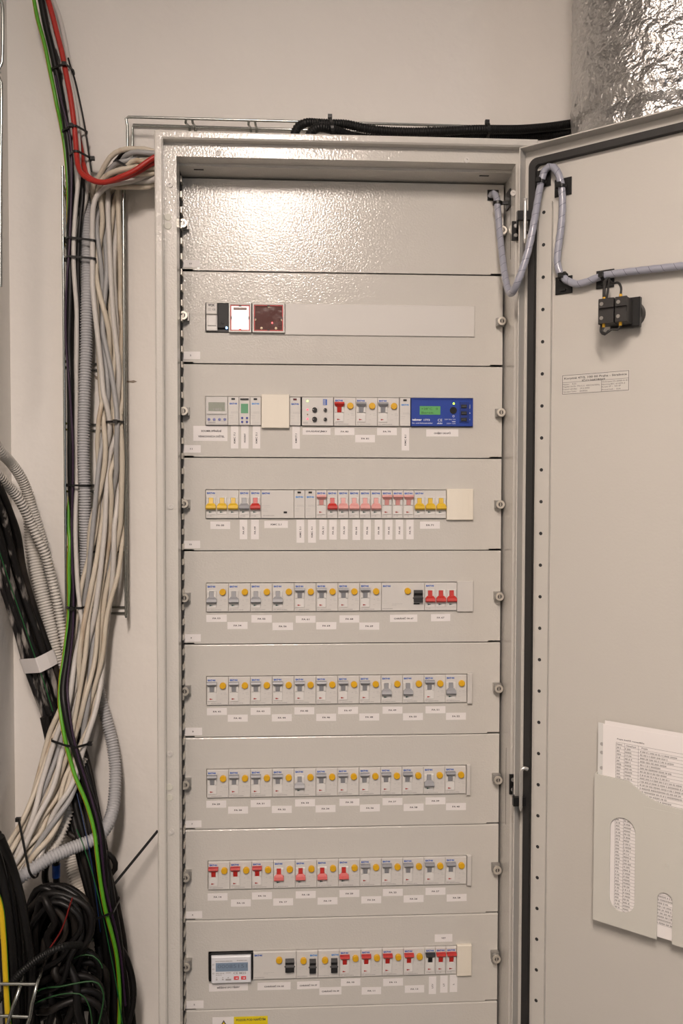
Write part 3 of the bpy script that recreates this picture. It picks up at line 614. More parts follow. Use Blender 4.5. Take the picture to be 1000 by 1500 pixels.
for x, a in ((238,8),(296,8),(347,10)): mb.quad(mx(x-a), mx(x+a), mz(386), mz(376), YF); mb.quad(mx(x-a*.6), mx(x+a*.6), mz(368), mz(360), YF)
mb.box(mx(322), mx(374), YF-0.0003, YF+0.0003, mz(390), mz(376)); mb.build('printed_marks', M_GINK, r)
for a in (400,468): MB().box(mx(a), mx(a+46), YF-0.0006, YF+0.0004, mz(384), mz(354)).prism([(mx(a+10),mz(369)),(mx(a+36),mz(376)),(mx(a+36),mz(362))], YF-0.0008, YF-0.0006, 1).build('red_button', [mat('meter_red',(0.70,0.06,0.07),0.4), M_METW], r)
rcd('5', 71.5, 4, 'CHRÁNIČ FA 05'); rcd('5', 141.5, 2, 'CHRÁNIČ FA 07'); rcd('5', 176.5, 2, 'CHRÁNIČ FA 09')
for k in range(4): rcbo('5', 211.5+35*k, 'red', True, f'FA {10+k}')
for k, (c, t) in enumerate((('black','LCV'),('red','LT'),('red','L'))): mcb('5', 351.5+17.5*k, c, True, t)
blank('5', 404.2, 24.5, 'blanking_cover', 'cream ribbed blanking cover beside the narrow breakers under VZT', M_CREAM, ribs=4, htop=3.2, hbot=3.2)
# plate 4: danger sticker
def pl_rect(x0, x1, y): a, b = U(x0,y,0), U(x1,y,0); return a.x, b.x, a.z
a, b, zt = pl_rect(342.5, 392, 1489.5); zb = zt-0.034
MB().box(a,b,-0.0003,0,zb,zt).text('POZOR POD NAPĚTÍM', (a+b)/2, zt-0.0048, 0.0036, -0.0004, 1, (b-a)*0.87, 0, 0.03).build('warning_sticker', [mat('warning_yellow',(0.75,0.60,0.01),0.5), M_INK], plate['4'])
a2, b2, _ = pl_rect(311, 342.3, 1489.5); cx = (a2+b2)/2+0.001
tri = lambda s, dz: [(cx-s, zt-0.0305+dz), (cx+s, zt-0.0305+dz), (cx, zt-0.0045-dz*1.9)]
mb = MB().box(a2,b2,-0.0003,0,zb,zt).prism(tri(0.0145,0), -0.0004, -0.0003, 1).prism(tri(0.0117,0.0017), -0.0005, -0.0004, 2)
mb.prism([(cx-0.001,zt-0.019),(cx+0.003,zt-0.010),(cx+0.001,zt-0.016),(cx+0.003,zt-0.016),(cx-0.001,zt-0.027)][::-1], -0.0006, -0.0005, 1)
mb.build('warning_triangle_sticker', [M_PAPER, M_INK, MATS['warning_yellow']], plate['4'])

# ------------------------------------------------------------------ door, swung open
DE = U(757, 600, -0.108); DE = Vector((DE.x, DE.y, 0)); DEZ = U(757, 217, -0.108).z
def _ytop(a):       # height of the door's top edge in the picture where it leaves the frame
    lo, hi = 0.0, 0.6
    for _ in range(40):
        t = (lo+hi)/2; q = DE+Vector((math.cos(a)*t, -math.sin(a)*t, DEZ))-CAM
        if 500+F*q.dot(RIGHT)/q.dot(FWD) < 1000: lo = t
        else: hi = t
    return 750-F*q.dot(UP)/q.dot(FWD)
DA = min((math.radians(20+0.1*k) for k in range(300)), key=lambda a: abs(_ytop(a)-156))
print('door angle', math.degrees(DA))
DO = DE
du = Vector((math.cos(DA), -math.sin(DA), 0)); dn = Vector((-math.sin(DA), -math.cos(DA), 0))   # dn: inner face normal
FL = 0.020
DO = DO - dn*FL                # origin on the inner face plane
def D(px, py, y=0.0):          # pixel -> door-local (x, z) on the plane standing y (negative = proud) off the inner face
    d = ray(px, py); P0 = DO - dn*y; t = (P0-CAM).dot(dn)/d.dot(dn); P = CAM+d*t-DO
    return P.dot(du), P.z
def DW(x, y, z): return DO+du*x-dn*y+Vector((0,0,z))
DZT = D(757, 217, -FL)[1]; DW_ = 0.60
print('door top', DZT, 'at 1000:', [ (500+F*((q-CAM).dot(RIGHT))/((q-CAM).dot(FWD)), 750-F*((q-CAM).dot(UP))/((q-CAM).dot(FWD))) for q in (DW(0,-FL,DZT), DW(0.25,-FL,DZT))])
DZB = ZB+0.01
mb = MB().box(0, DW_, 0, 0.0015, DZB, DZT)
t = 0.0016
mb.box(0,t,-FL,0,DZB,DZT).box(DW_-t,DW_,-FL,0,DZB,DZT).box(t,DW_-t,-FL,0,DZT-t,DZT).box(t,DW_-t,-FL,0,DZB,DZB+t)
door = mb.build('door', M_DOOR, cab, loc=DO-CO, rotz=-DA)
gx, gz = D(779, 600)[0], D(800, 236)[1]
def rrect(x0, x1, z0, z1, r, n=6):
    out = []
    for cx, cz, a0 in ((x1-r,z1-r,0),(x0+r,z1-r,90),(x0+r,z0+r,180),(x1-r,z0+r,270)):
        out += [(cx+r*math.cos(math.radians(a0+90*k/n)), cz+r*math.sin(math.radians(a0+90*k/n))) for k in range(n+1)]
    return out
def band(outer, inner, y0, y1):
    n = len(outer); mb = MB(); v = [(x,y0,z) for x,z in outer]+[(x,y0,z) for x,z in inner]+[(x,y1,z) for x,z in outer]+[(x,y1,z) for x,z in inner]
    f = []
    for i in range(n):
        j = (i+1)%n; f += [(i,j,n+j,n+i)[::-1], (i,2*n+i,2*n+j,j)[::-1], (n+i,n+j,3*n+j,3*n+i)[::-1]]
    return mb.add(v, f)
gw = 0.005
band(rrect(gx-gw,DW_-gx+gw,DZB+0.03,gz+gw,0.012), rrect(gx+gw,DW_-gx-gw,DZB+0.03+2*gw,gz-gw,0.006), -0.009, 0).build('gasket', M_RUBBER, door)
sx0, sx1 = D(786.5, 600, -0.006)[0], D(807.5, 600)[0]; szt = D(795, 297, -0.006)[1]
mb = MB(); mb.loft([(szt,sx0,sx1,-0.007),(DZB+0.06,sx0,sx1,-0.007)], 0)
st = mb.build('stiffener_rail', M_DOOR, door)
hx = D(794.5, 500, -0.007)[0]; z = D(794, 311.5, -0.007)[1]; pitch = (D(794,311.5,-0.007)[1]-D(795,594.6,-0.007)[1])/6.0
hole = MB().cyl((0,0,0),(0,-1,0),0.0026,0.0026,0.0003,12).mesh('hole', M_DARKGAP)  # dark disc painted as the shade of an open hole
while z > DZB+0.08: link('hole', hole, st, (hx,-0.007,z)); z -= pitch
# rating plate on the door
c = [D(*p) for p in ((822.4,550),(922,540.5),(922,572),(822.4,579.5))]
nx0, nx1 = (c[0][0]+c[3][0])/2, (c[1][0]+c[2][0])/2; nz1, nz0 = (c[0][1]+c[1][1])/2, (c[2][1]+c[3][1])/2
NW, NH = nx1-nx0, nz1-nz0
mb = MB().box(0,NW,-0.0003,0,0,NH)
yy = -0.0004
def nl(x0,x1,z0,z1): mb.quad(x0,x1,z0,z1,yy,1)
e = 0.0006
nl(0.001,NW-0.001,0.001,0.001+e); nl(0.001,NW-0.001,NH-0.001-e,NH-0.001); nl(0.001,0.001+e,0.001,NH-0.001); nl(NW-0.001-e,NW-0.001,0.001,NH-0.001)
nl(0.001,NW-0.001,NH*0.60,NH*0.60+e*.7); nl(NW*0.595,NW*0.595+e*.7,0.001,NH*0.60)
for k in range(14): mb.quad(NW*(0.28+0.03*k), NW*(0.302+0.03*k), NH*0.885, NH*(0.93+0.012*(k%3)), yy, 2)      # faded, unreadable line
mb.text('Korytná 47/3, 100 00 Praha - Strašnice', NW*0.5, NH*0.79, NH*0.095, yy, 1, NW*0.92, 0, 0.02).text('IČO:26828069', NW*0.48, NH*0.665, NH*0.09, yy, 1, NW*0.34, 0, 0.02)
for k, (s, wd) in enumerate((('Název:    R-D',0.20),('Napětí Un,Fn: TN-C-S  400/230/50Hz',0.55),('Datum výroby:    24.2.2020',0.40),('Výrobní číslo:    20/0026',0.37))): mb.text(s, 0.012*NW+NW*wd/2+0.001, NH*(0.515-0.125*k), NH*0.075, yy, 1, NW*wd)
for k, (s, wd) in enumerate((('Ochrana:33-2000-4-41',0.37),('Norma:IEC 61439-3',0.33),('Krytí IP :  54 IP',0.27),('Proud InA :  32A',0.27))): mb.text(s, 0.605*NW+NW*wd/2, NH*(0.515-0.125*k), NH*0.075, yy, 1, NW*wd)
o = mb.build('rating_plate', [mat('rating_silver',(0.57,0.55,0.51),0.45), M_INK, M_LINK], door, loc=(nx0,0,nz0)); o['label'] = 'printed rating plate with the maker\'s address'
# hinges
for ph, (py0, py1, pin0, pin1) in enumerate(((322,350,295,356),(1137,1166,1129,1188))):
    zt, zb = U(752,py0,Y_FLG-0.01).z, U(752,py1,Y_FLG-0.01).z
    xa = U(747.5,600,Y_FLG-0.004).x if ph == 0 else U(746,1150,Y_FLG-0.004).x
    h = MB().box(xa, xa+0.0115, Y_FLG-0.004, Y_FLG, zb, zt)
    zm0, zm1 = ((zt-0.0005)-0.013, zt-0.0005) if ph == 0 else (zb+0.001, zb+0.014)
    ya = -0.122; k0 = 0 if ph == 0 else 1.5
    h.box(U(754.5+k0,700,ya).x, U(773+k0,700,ya).x, ya, ya+0.007, zm0, zm1)
    q_ = [(U(752.5+k0,700,Y_FLG-0.002).x,Y_FLG-0.002),(U(756+k0,700,Y_FLG-0.002).x,Y_FLG-0.002),(U(756+k0,700,ya+0.003).x,ya+0.003),(U(754.5+k0,700,ya).x,ya)]
    h.add([(a_,b_,zm0) for a_,b_ in q_]+[(a_,b_,zm1) for a_,b_ in q_], [(0,1,2,3),(7,6,5,4)]+[(k_,k_+4,(k_+1)%4+4,(k_+1)%4) for k_ in range(4)])
    xh = U(765.5+k0,700,ya-0.004).x
    hh = h.build('hinge', M_BLACK, cab, loc=-CO)
    for q in (0.25, 0.75): MB().cyl((xa+0.0055,Y_FLG-0.004,zb+(zt-zb)*q),(0,-1,0),0.0032,0.0028,0.0016,14).build('screw', M_ZINC, hh)
    xp = xh; yp = ya-0.003
    z1, z0 = U(765,pin0,yp).z, U(765,pin1,yp).z
    pb = MB().cyl((xp,yp,z0+0.006),(0,0,1),0.0025,0.0025,z1-z0-0.006,14).cyl((xp,yp,z0),(0,0,1),0.0010,0.0025,0.006,14)
    if ph == 0: pb.cyl((xp,yp,z1),(0,0,1),0.0022,0.0034,0.004,12)
    else: pb.tube(spline([(xp,yp,z1-0.004),(xp+0.001,yp,z1+0.002),(xp+0.005,yp,z1+0.004),(xp+0.010,yp,z1+0.002)],0.002), 0.0027, 10)
    pb.build('pin', M_ZINC, hh)
    for py in ((316,341) if ph == 0 else (1145.5,1171.5)):
        lxx, lz = D(770.5, py); MB().cyl((lxx,0,lz),(0,-1,0),0.0032,0.0032,0.0004,12).build('hole', M_DARKGAP, door)

# ------------------------------------------------------------------ things on the door
M_WRAP = mat('spiral_wrap_plastic', (0.31,0.32,0.38), 0.3, coat=0.3)
def mount(px, py, label, s=0.0125):
    x, z = D(px, py)
    r = thing('cable_tie_mount', label, 'cable mount', DW(x,0,z), 'adhesive cable mounts', -DA)
    mb = MB().cbox(-s,s,-0.003,0,-s,s,0.0008); mb.box(-0.004,0.004,-0.006,-0.003,-0.009,-0.006).box(-0.004,0.004,-0.006,-0.003,0.006,0.009)
    mb.build('base', M_BLACK, r)
    return r, x, z
MT = [mount(795,262,'black square cable mount at the top bend of the door cable'), mount(825,274.5,'black square cable mount where the door cable turns down'), mount(826,418,'black square cable mount at the foot of the door cable bend'), mount(886.5,409,'black square cable mount above the push button contacts')]
def strap(root, c, ax, r, wd=0.0045):     # tie loop of a mount, in the mount's frame
    c = Vector(c); ax = Vector(ax).normalized()
    mb = MB().ring(c-ax*wd/2, ax, r, r+0.0014, wd, 18); mb.box(c.x-0.003,c.x+0.003,c.y-r-0.006,c.y-r,c.z-0.003,c.z+0.003)
    mb.build('strap', M_BLACK, root)
CY = -0.0125
def dp(px, py, y=CY): x, z = D(px, py, y); return DW(x, y, z)
mx0 = U(741, 600, -0.03).x
path = [Vector((U(719,288,-0.003).x,0.004,U(719,288,-0.003).z)), U(722,283,-0.014), U(727,289,-0.022), U(728.5,303,-0.027), U(731.5,340,-0.034), U(736,380,-0.050), U(740,408,-0.070), U(744.5,426,-0.092), U(748.5,430,-0.105)]
path += [dp(755,420,-0.040), dp(765,394,-0.040), dp(774,364,-0.036), dp(781,330,-0.032), dp(786.5,298,-0.022), dp(791,272,-0.014), dp(796.5,252), dp(804.5,243.5), dp(813,247), dp(819,259), dp(822.5,276), dp(823.5,302), dp(821.5,332), dp(817.5,362), dp(816,385), dp(821,402), dp(832,412), dp(845,416), dp(860,412.5), dp(874,407), dp(890,402.5), dp(910,399.5), dp(940,396), dp(970,392.7), dp(1000,389.5), dp(1035,386), dp(1070,382.5)]
sp = resample(spline(path, 0.003), 0.003)
r = thing('spiral_wrapped_cable', 'grey spiral-wrapped cable looping from the cabinet onto the open door', 'cable', sp[0])
MB().tube([p-sp[0] for p in sp], 0.0043, 10).build('cable_core', M_RUBBER, r)
# helical band
mb = MB(); N = len(sp); a = None; vs = []; fs = []; turns = 0.0; pitch_ = 0.0165; rw = 0.0050
fine = resample(spline(path, 0.0015), 0.0008); N = len(fine); a = (fine[1]-fine[0]).orthogonal().normalized(); rowsv = []
fr = []
for i in range(N):
    T = (fine[min(i+1,N-1)]-fine[max(i-1,0)]).normalized(); a = (a-T*a.dot(T)).normalized(); fr.append((fine[i], T, a.copy(), T.cross(a)))
half = int(pitch_*0.486/0.0008)
for i in range(half, N-half):
    ang = 2*math.pi*(i*0.0008)/pitch_
    def at(j, rr):
        P, T, A, B = fr[j]; return P+(A*math.cos(ang)+B*math.sin(ang))*rr
    vs += [at(i-half,rw), at(i,rw+0.0004), at(i+half,rw)]
n = len(vs)//3
for k in range(n-1): fs += [(3*k,3*k+1,3*k+4,3*k+3),(3*k+1,3*k+2,3*k+5,3*k+4)]
mb.add([p-sp[0] for p in vs], fs, 0, True); mb.build('spiral_wrap', M_WRAP, r)
strap(MT[0][0], (D(792,270,CY)[0]-MT[0][1], CY, D(792,266,CY)[1]-MT[0][2]), (0.25,0,1), 0.0062)
strap(MT[1][0], (D(821.5,273,CY)[0]-MT[1][1], CY, D(821.5,273,CY)[1]-MT[1][2]), (0.1,0,1), 0.0062)
strap(MT[2][0], (D(824,405,CY)[0]-MT[2][1], CY, D(824,405,CY)[1]-MT[2][2]), (0.6,0,-0.7), 0.0062)
strap(MT[3][0], (D(883,404.5,CY)[0]-MT[3][1], CY, D(883,404.5,CY)[1]-MT[3][2]), (1,0,0.2), 0.0062)
# mount on the cabinet's inner cheek
zc = U(735, 291, -0.03).z
r = thing('cable_tie_mount', 'black cable mount inside the cabinet\'s upper corner', 'cable mount', (X3b, -0.025, zc), 'adhesive cable mounts')
MB().box(-0.003,0,-0.0125,0.0125,-0.0135,0.0135).build('base', M_BLACK, r)
q = U(728.5,298,-0.025); MB().ring((q.x-X3b,q.y+0.025,q.z-zc-0.002),(0,0,1),0.0062,0.0076,0.0045,16).box(q.x-X3b+0.006,-0.003,-0.004,0.001,q.z-zc-0.002,q.z-zc+0.0025).build('strap', M_BLACK, r)
p = U(719,284,0)
MB().box(p.x-0.006,p.x+0.012,-0.0012,0,p.z-0.011,p.z+0.006).build('grommet', M_BLACK, plate['13'])
# push button contacts seen from behind
bx, bz = D(907, 457, -0.03)
r = thing('push_button_contacts', 'black push button contact block wired on the back of the door', 'push button', DW(bx,0,bz), None, -DA)
MB().cyl((0.008,-0.0001,0),(0,-1,0),0.0185,0.0175,0.0119,28).build('collar', M_BLACK, r)
MB().cbox(-0.016,0.024,-0.020,-0.011,-0.020,0.020,0.001).build('mounting_adapter', M_BLACK, r)
for k, x in enumerate((-0.020, 0.0025)):
    w = 0.0213 if k == 0 else 0.016
    cb = MB().cbox(x-0.004,x-0.004+w,-0.046,-0.0201 if k else -0.019,-0.0165,0.0165,0.0008).box(x-0.002,x-0.003+w,-0.050,-0.046,-0.0165,-0.004).box(x-0.002,x-0.003+w,-0.050,-0.046,0.004,0.0165).build('contact_block', mat('contact_black',(0.018,0.016,0.015),0.45), r)
    for z in (-0.0095,0.0095): MB().cyl((x+0.002,-0.0500,z),(0,-1,0),0.0026,0.0026,0.0006,12).build('screw', mat('dark_screw',(0.30,0.29,0.27),0.4,1.0), cb)
    for z, s in ((0.0165,1),(-0.0165,-1)): MB().cyl((x+0.003,-0.043,z),(0,0,s),0.0022,0.0020,0.0045,10).build('ferrule', M_YBTN, cb)
def bw(name, pts, rad=0.0016): MB().tube(spline(pts,0.003), rad, 8).build(name, M_RUBBER, r)
bw('wire', [(-0.017,-0.043,0.020),(-0.017,-0.043,0.030),(-0.019,-0.035,0.042),(-0.020,-0.020,0.050)], 0.0022)
bw('wire', [(-0.014,-0.042,0.018),(-0.012,-0.042,0.030),(-0.014,-0.034,0.040),(-0.018,-0.020,0.050)])
bw('wire', [(0.0055,-0.043,0.021),(0.0055,-0.042,0.030),(0.000,-0.038,0.038),(-0.010,-0.030,0.040),(-0.018,-0.020,0.048)])
bw('wire', [(-0.017,-0.043,-0.021),(-0.019,-0.044,-0.026),(-0.013,-0.045,-0.030),(-0.006,-0.044,-0.025),(0.002,-0.043,-0.026),(0.0055,-0.043,-0.021)])
bw('wire', [(-0.021,-0.040,-0.016),(-0.021,-0.043,-0.026),(-0.015,-0.044,-0.031),(-0.010,-0.043,-0.026)])
# document pocket and papers
def filled(outer, holes, depth):        # planar shape with holes, extruded; returns (verts, faces) in (x, y, z) facing -y
    c = bpy.data.curves.new('s','CURVE'); c.dimensions = '2D'; c.fill_mode = 'BOTH'; c.extrude = depth/2
    for lp in [outer]+holes:
        s = c.splines.new('POLY'); s.points.add(len(lp)-1); s.use_cyclic_u = True
        for p, q in zip(s.points, lp): p.co = (q[0], q[1], 0, 1)
    o = bpy.data.objects.new('s', c); COL.objects.link(o); dg = bpy.context.evaluated_depsgraph_get(); dg.update()
    me = bpy.data.meshes.new_from_object(o.evaluated_get(dg))
    v = [(p.co.x, -p.co.z, p.co.y) for p in me.vertices]; f = [tuple(p.vertices) for p in me.polygons]
    bpy.data.objects.remove(o); bpy.data.curves.remove(c); bpy.data.meshes.remove(me); return v, f
PY = -0.022
x0, z1 = D(870, 1133, PY); _, z0 = D(868.5, 1347, PY); x0 = (x0+D(868.5,1347,PY)[0])/2
xm = D(988, 1183, PY)[0]; PW = 2*(xm-x0); zd = D(988, 1184, PY)[1]; xs1 = D(921, 1143, PY)[0]
r = thing('document_pocket', 'grey plastic document pocket on the inside of the open door', 'document holder', DW(x0,0,z0), None, -DA)
PH = z1-z0
outer = [(0,0),(0,PH)]
xa = xs1-x0; n = 14; dd = z1-zd
outer.append((xa, PH-0.001))
for k in range(1, n): 
    t = k/n; xq = xa+(PW-2*xa)*t; u_ = abs(2*t-1); outer.append((xq, PH-dd*(1-u_**2.2)))
outer += [(PW-xa, PH-0.001),(PW,PH),(PW,0)]
nx, nz = D(973.5, 1308, PY); nx -= x0; nz -= z0; nr = (D(985,1340,PY)[0]-D(962.5,1340,PY)[0])/2
outer += [(nx+nr,0)]+[(nx+nr*math.cos(math.pi*k/10), nz-nr+nr*math.sin(math.pi*k/10)) for k in range(11)]+[(nx-nr,0)]
sa, sb = D(892.5, 1266, PY)[0]-x0, D(929.5, 1266, PY)[0]-x0; sr = (sb-sa)/2; st1, st0 = D(908,1197,PY)[1]-z0, D(908,1336,PY)[1]-z0
slot = [(sa+sr+sr*math.cos(math.pi*k/10), st1-sr+sr*math.sin(math.pi*k/10)) for k in range(11)]+[(sa+sr-sr*math.cos(math.pi*k/10), st0+sr-sr*math.sin(math.pi*k/10)) for k in range(11)]
slot2 = [(PW-x, z) for x, z in slot][::-1]
v, f = filled(outer, [slot, slot2], 0.002)
M_POCK = mat('pocket_plastic', (0.56,0.55,0.50), 0.45)
mb = MB().add([(x, y+PY+0.001, z) for x, y, z in v], f)
q = -0.0001
mb.box(0,0.002,PY+0.002,q,0,PH).box(PW-0.002,PW,PY+0.002,q,0,PH).box(0.002,nx-nr,PY+0.002,q,0,0.002).box(nx+nr,PW-0.002,PY+0.002,q,0,0.002).box(0.002,PW-0.002,-0.002,q,0,PH)
mb.build('shell', M_POCK, r)
ex, ez = D(972, 1203, PY); frm = MB(); frame(frm, ex-x0-0.026, ex-x0+0.05, ez-z0-0.014, ez-z0+0.014, 0.0006, PY-0.0004, PY)
frm.build('embossed_panel', M_POCK, r)
px_, pz_ = D(975, 1270, PY); MB().ring((px_-x0,PY,pz_-z0),(0,-1,0),0.002,0.0045,0.0008,18).build('rivet', M_POCK, r)
def sheet(px, py, w, h, y, label, table, tilt=0.0):
    x, z = D(px, py, y); mb = MB().box(0,w,0,0.0003,-h,0)
    if table:
        Y = -0.0001; ln = lambda x0,x1,z0,z1: mb.quad(x0,x1,z0,z1,Y,1)
        tx0 = D(902,1087,y)[0]-x; tz = D(902,1087,y)[1]-z; tp = 0.0046
        mb.text('Popis jističů rozvaděče', tx0+0.020, tz+0.0048, 0.0019, Y, 1, 0.037, 0, 0.02)
        nrow = 52
        ln(tx0, w-0.012, tz, tz+0.0003)
        rn = random.Random(11)
        for k in range(nrow):
            zz_ = tz-tp*(k+1)
            if zz_ < -h+0.01: break
            ln(tx0, w-0.012, zz_, zz_+0.00028)
            if k == 0:
                for s, cx, ww in (('Název',0.005,0.008),('Označení',0.0205,0.014),('Popis',0.039,0.008)): mb.text(s, tx0+cx, zz_+tp*.5, 0.0019, Y, 1, ww, 0, 0.02)
                continue
            for a, b in ((0.0012,0.006),(0.0125,0.021),(0.033,0.033+rn.uniform(0.025,0.075))):
                xx_ = tx0+a
                while xx_ < tx0+b: q = rn.uniform(0.0008,0.0022); mb.quad(xx_, xx_+q, zz_+0.0010, zz_+0.0032, Y, 2); xx_ += q+rn.choice((0.0003,0.0003,0.0012))
        zb_ = max(-h+0.01, tz-tp*nrow)
        for a in (0, 0.0115, 0.0305, w-0.012-tx0): ln(tx0+a, tx0+a+0.0003, zb_, tz)
    o = mb.build('paper_sheet', [M_PAPER, M_INK, M_GINK], None, DW(x,y,z), -DA); tag(o, label, 'paper')
    o.rotation_euler = (0, math.radians(tilt), -DA)
    return o
hh = D(890,1060,-0.014)[1]-z0-0.003
sheet(883, 1060.5, 0.200, hh, -0.0192, 'white sheet with a printed table standing in the door pocket', True)
sheet(891, 1056, 0.195, hh+0.004, -0.0180, 'blank white sheet behind the printed table in the door pocket', False)
SY = -0.0166
sxl, zz1 = D(869.3, 1057, SY); xx0 = max(x0+0.0026, sxl)
mb = MB().box(0,min(0.215,PW-0.006),0,0.0003,-(zz1-z0-0.003),0)
for py in (1089,1101.5,1124):
    a, b = D(877, py, SY); mb.cyl((max(a-xx0,0.0055),0,b-zz1),(0,-1,0),0.0026,0.0026,0.0002,14,1)
mb.box(0.0095,0.0205,-0.0004,0,-0.09,0.0045,2)
print('pocket', PW, x0, xx0-x0)
tag(mb.build('punched_sleeve', [mat('sleeve_plastic',(0.66,0.66,0.64),0.25), M_GINK, M_PAPER], None, DW(xx0,SY,zz1), -DA), 'clear punched plastic sleeve behind the papers in the door pocket', 'plastic sleeve')

# ------------------------------------------------------------------ insulated duct
def duct():
    RD = 0.15; cy = WALL_Y-RD-0.03; p = U(838.5, 60, cy-0.03); cx = p.x+RD*0.985+0.022
    import mathutils.noise as nz
    mb = MB(); NA, NZ = 180, 300; zt, zb = CEIL, 0.9
    vs = []
    for j in range(NZ+1):
        z = zb+(zt-zb)*j/NZ
        for i in range(NA):
            an = 2*math.pi*i/NA; q = Vector((math.cos(an)*RD, math.sin(an)*RD, z))
            big = nz.noise(q*5.0)*0.005
            amt = 0.65+0.6*max(0, min(1, 0.5+1.2*nz.noise(q*4.5+Vector((3,1,7)))))
            rid = (1-abs(nz.noise(q*22.0+Vector((9,0,2)))))**3*0.0055+(1-abs(nz.noise(q*55.0)))**3*0.0026+nz.noise(q*120.0)*0.0007
            seam = -0.006*math.exp(-((z-2.06)/0.012)**2)
            rr = RD+big+(rid-0.003)*amt+seam
            vs.append((math.cos(an)*rr, math.sin(an)*rr, z))
    fs = [(j*NA+i, j*NA+(i+1)%NA, (j+1)*NA+(i+1)%NA, (j+1)*NA+i) for j in range(NZ) for i in range(NA)]
    mb.add(vs, fs, 0, True)
    r = thing('foil_insulated_duct', 'vertical round duct wrapped in crumpled silver foil', 'duct', (cx, cy, 0))
    mb.build('foil_jacket', mat('aluminium_foil', (0.60,0.595,0.585), 0.30, 1.0, bump=[(110,0.9,0.005),(300,0.5,0.0015)]), r)
    MB().cyl((0,0,0),(0,0,1),RD-0.012,RD-0.012,0.93,40).build('pipe', M_ZINC, r)
duct()

# ------------------------------------------------------------------ wire mesh trays
OBST = []
def wires(name, label, segs, group=None):
    base = Vector(segs[0][0][0])
    r = thing(name, label, 'cable tray', base, group)
    for pts, rad in segs:
        OBST.append(([Vector(p) for p in pts], rad*1.15))
        MB().tube([Vector(p)-base for p in pts], rad*1.15, 8).build('wire', M_WIRE, r)
    return r
YT0, YT1 = WALL_Y-0.006, WALL_Y-0.045       # wall side and open side of the tray
xr_, xl_ = U(184,600,YT0).x, U(99,600,YT0).x
ztop, zbot = U(184,176,YT1).z, U(182,897,YT0).z
segs = []
xrf, xlf = U(182.5,600,YT1).x, U(94.5,600,YT1).x
for x, y in ((xrf,YT1),(xr_,YT0)): segs.append(([(x,y,zbot),(x,y,(zbot+ztop)/2),(x,y,U(184,262,y).z)], 0.0020))
zl = U(100,256,YT0).z
for x, y in ((xlf,YT1),(xl_,YT0)): segs.append(([(x,y,zbot),(x,y,(zbot+zl)/2),(x,y,zl)], 0.0020))
for py in (283,356,444,533,622,711,800,890):
    z = U(150,py,YT0).z
    for dz in (0, -0.0105):
        segs.append(([(xlf,YT1,z+dz),(xl_,YT0+0.001,z+dz),(xl_+0.004,YT0+0.003,z+dz),(xr_-0.004,YT0+0.003,z+dz),(xr_,YT0+0.001,z+dz),(xrf,YT1,z+dz)], 0.0018))
wires('wire_mesh_tray', 'upright galvanized wire mesh tray on the wall beside the cabinet', segs)
segs = []
TA, TB, BA, BB = U(188,171.5,YT1), U(722,186,YT1), U(195,183,YT0), U(722,198,YT0)
segs.append((spline([U(186.5,258,YT1),U(186.5,185,YT1),U(184.5,174,YT1),TA,U(300,174.5,YT1),U(450,178.5,YT1),U(600,182.5,YT1),TB],0.03), 0.0020))
segs.append(([U(194,262,YT0),U(194,190,YT0),BA,U(450,190.5,YT0),BB], 0.0020))
for px in (275,366,453,540,630,716):
    f_ = (px-188)/(722-188); q = TA.lerp(TB, f_); w_ = BA.lerp(BB, f_)
    for dx in (-0.005,0.005):
        segs.append(([q+Vector((dx,0,0)), q+Vector((dx*1.2,0.002,-0.006)), Vector((q.x+dx+0.001,YT0,w_.z)), Vector((q.x+dx+0.001,YT0,w_.z-0.03))], 0.0018))
wires('wire_mesh_tray', 'horizontal galvanized wire mesh tray on the wall above the cabinet', segs)
a, b = U(184,258,WALL_Y-0.01), U(232,266,WALL_Y-0.01)
tag(MB().box(a.x,X0-0.002,WALL_Y-0.022,WALL_Y-0.001,b.z,a.z).box(a.x,X0-0.002,WALL_Y-0.030,WALL_Y-0.022,b.z,b.z+0.002).build('support_rail', M_ZINC), 'short flat steel support rail joining tray and cabinet', 'rail')

# ------------------------------------------------------------------ cables
M_CW = mat('cream_cable_sheath', (0.60,0.54,0.44), 0.5, var=((0.38,0.26,0.15), 38.0, 0.55, 0.78, 0.25))
M_CW2 = mat('white_cable_sheath', (0.60,0.575,0.54), 0.45)
M_CG = mat('grey_cable_sheath', (0.36,0.36,0.36), 0.45)
M_CB = mat('black_cable_sheath', (0.006,0.0055,0.0055), 0.42, spec=0.35)
M_CBD = mat('dusty_black_sheath', (0.007,0.006,0.0055), 0.5, spec=0.35, var=((0.050,0.040,0.032), 18.0, 0.50, 0.80, 0.5))
M_CBP = mat('paint_splashed_black', (0.010,0.009,0.009), 0.5, spec=0.35, var=((0.36,0.33,0.30), 75.0, 0.53, 0.66, 0.22))
M_CWP = mat('white_painted_black', (0.50,0.48,0.46), 0.6, var=((0.02,0.02,0.02), 70.0, 0.53, 0.58, 0.3))
M_CR = mat('red_cable_sheath', (0.42,0.022,0.014), 0.4)
M_CP = mat('violet_cable_sheath', (0.028,0.010,0.034), 0.4)
M_GRN = mat('green_insulation', (0.10,0.36,0.02), 0.4); M_YEL = mat('yellow_insulation', (0.62,0.42,0.01), 0.4)
M_COND = mat('grey_conduit_plastic', (0.42,0.42,0.43), 0.5); M_CONDW = mat('white_conduit_plastic', (0.62,0.59,0.54), 0.55, var=((0.50,0.45,0.38), 14.0, 0.5, 0.8, 1)); M_CONDB = mat('black_conduit_plastic', (0.006,0.006,0.006), 0.5, spec=0.3)
def pts3(pts, Y):
    out = []
    for p in pts:
        out.append(U(p[0], p[1], p[2] if len(p) > 2 else Y))
    return out
REC = []        # every cable is laid here first, then all are pressed apart until none runs through another
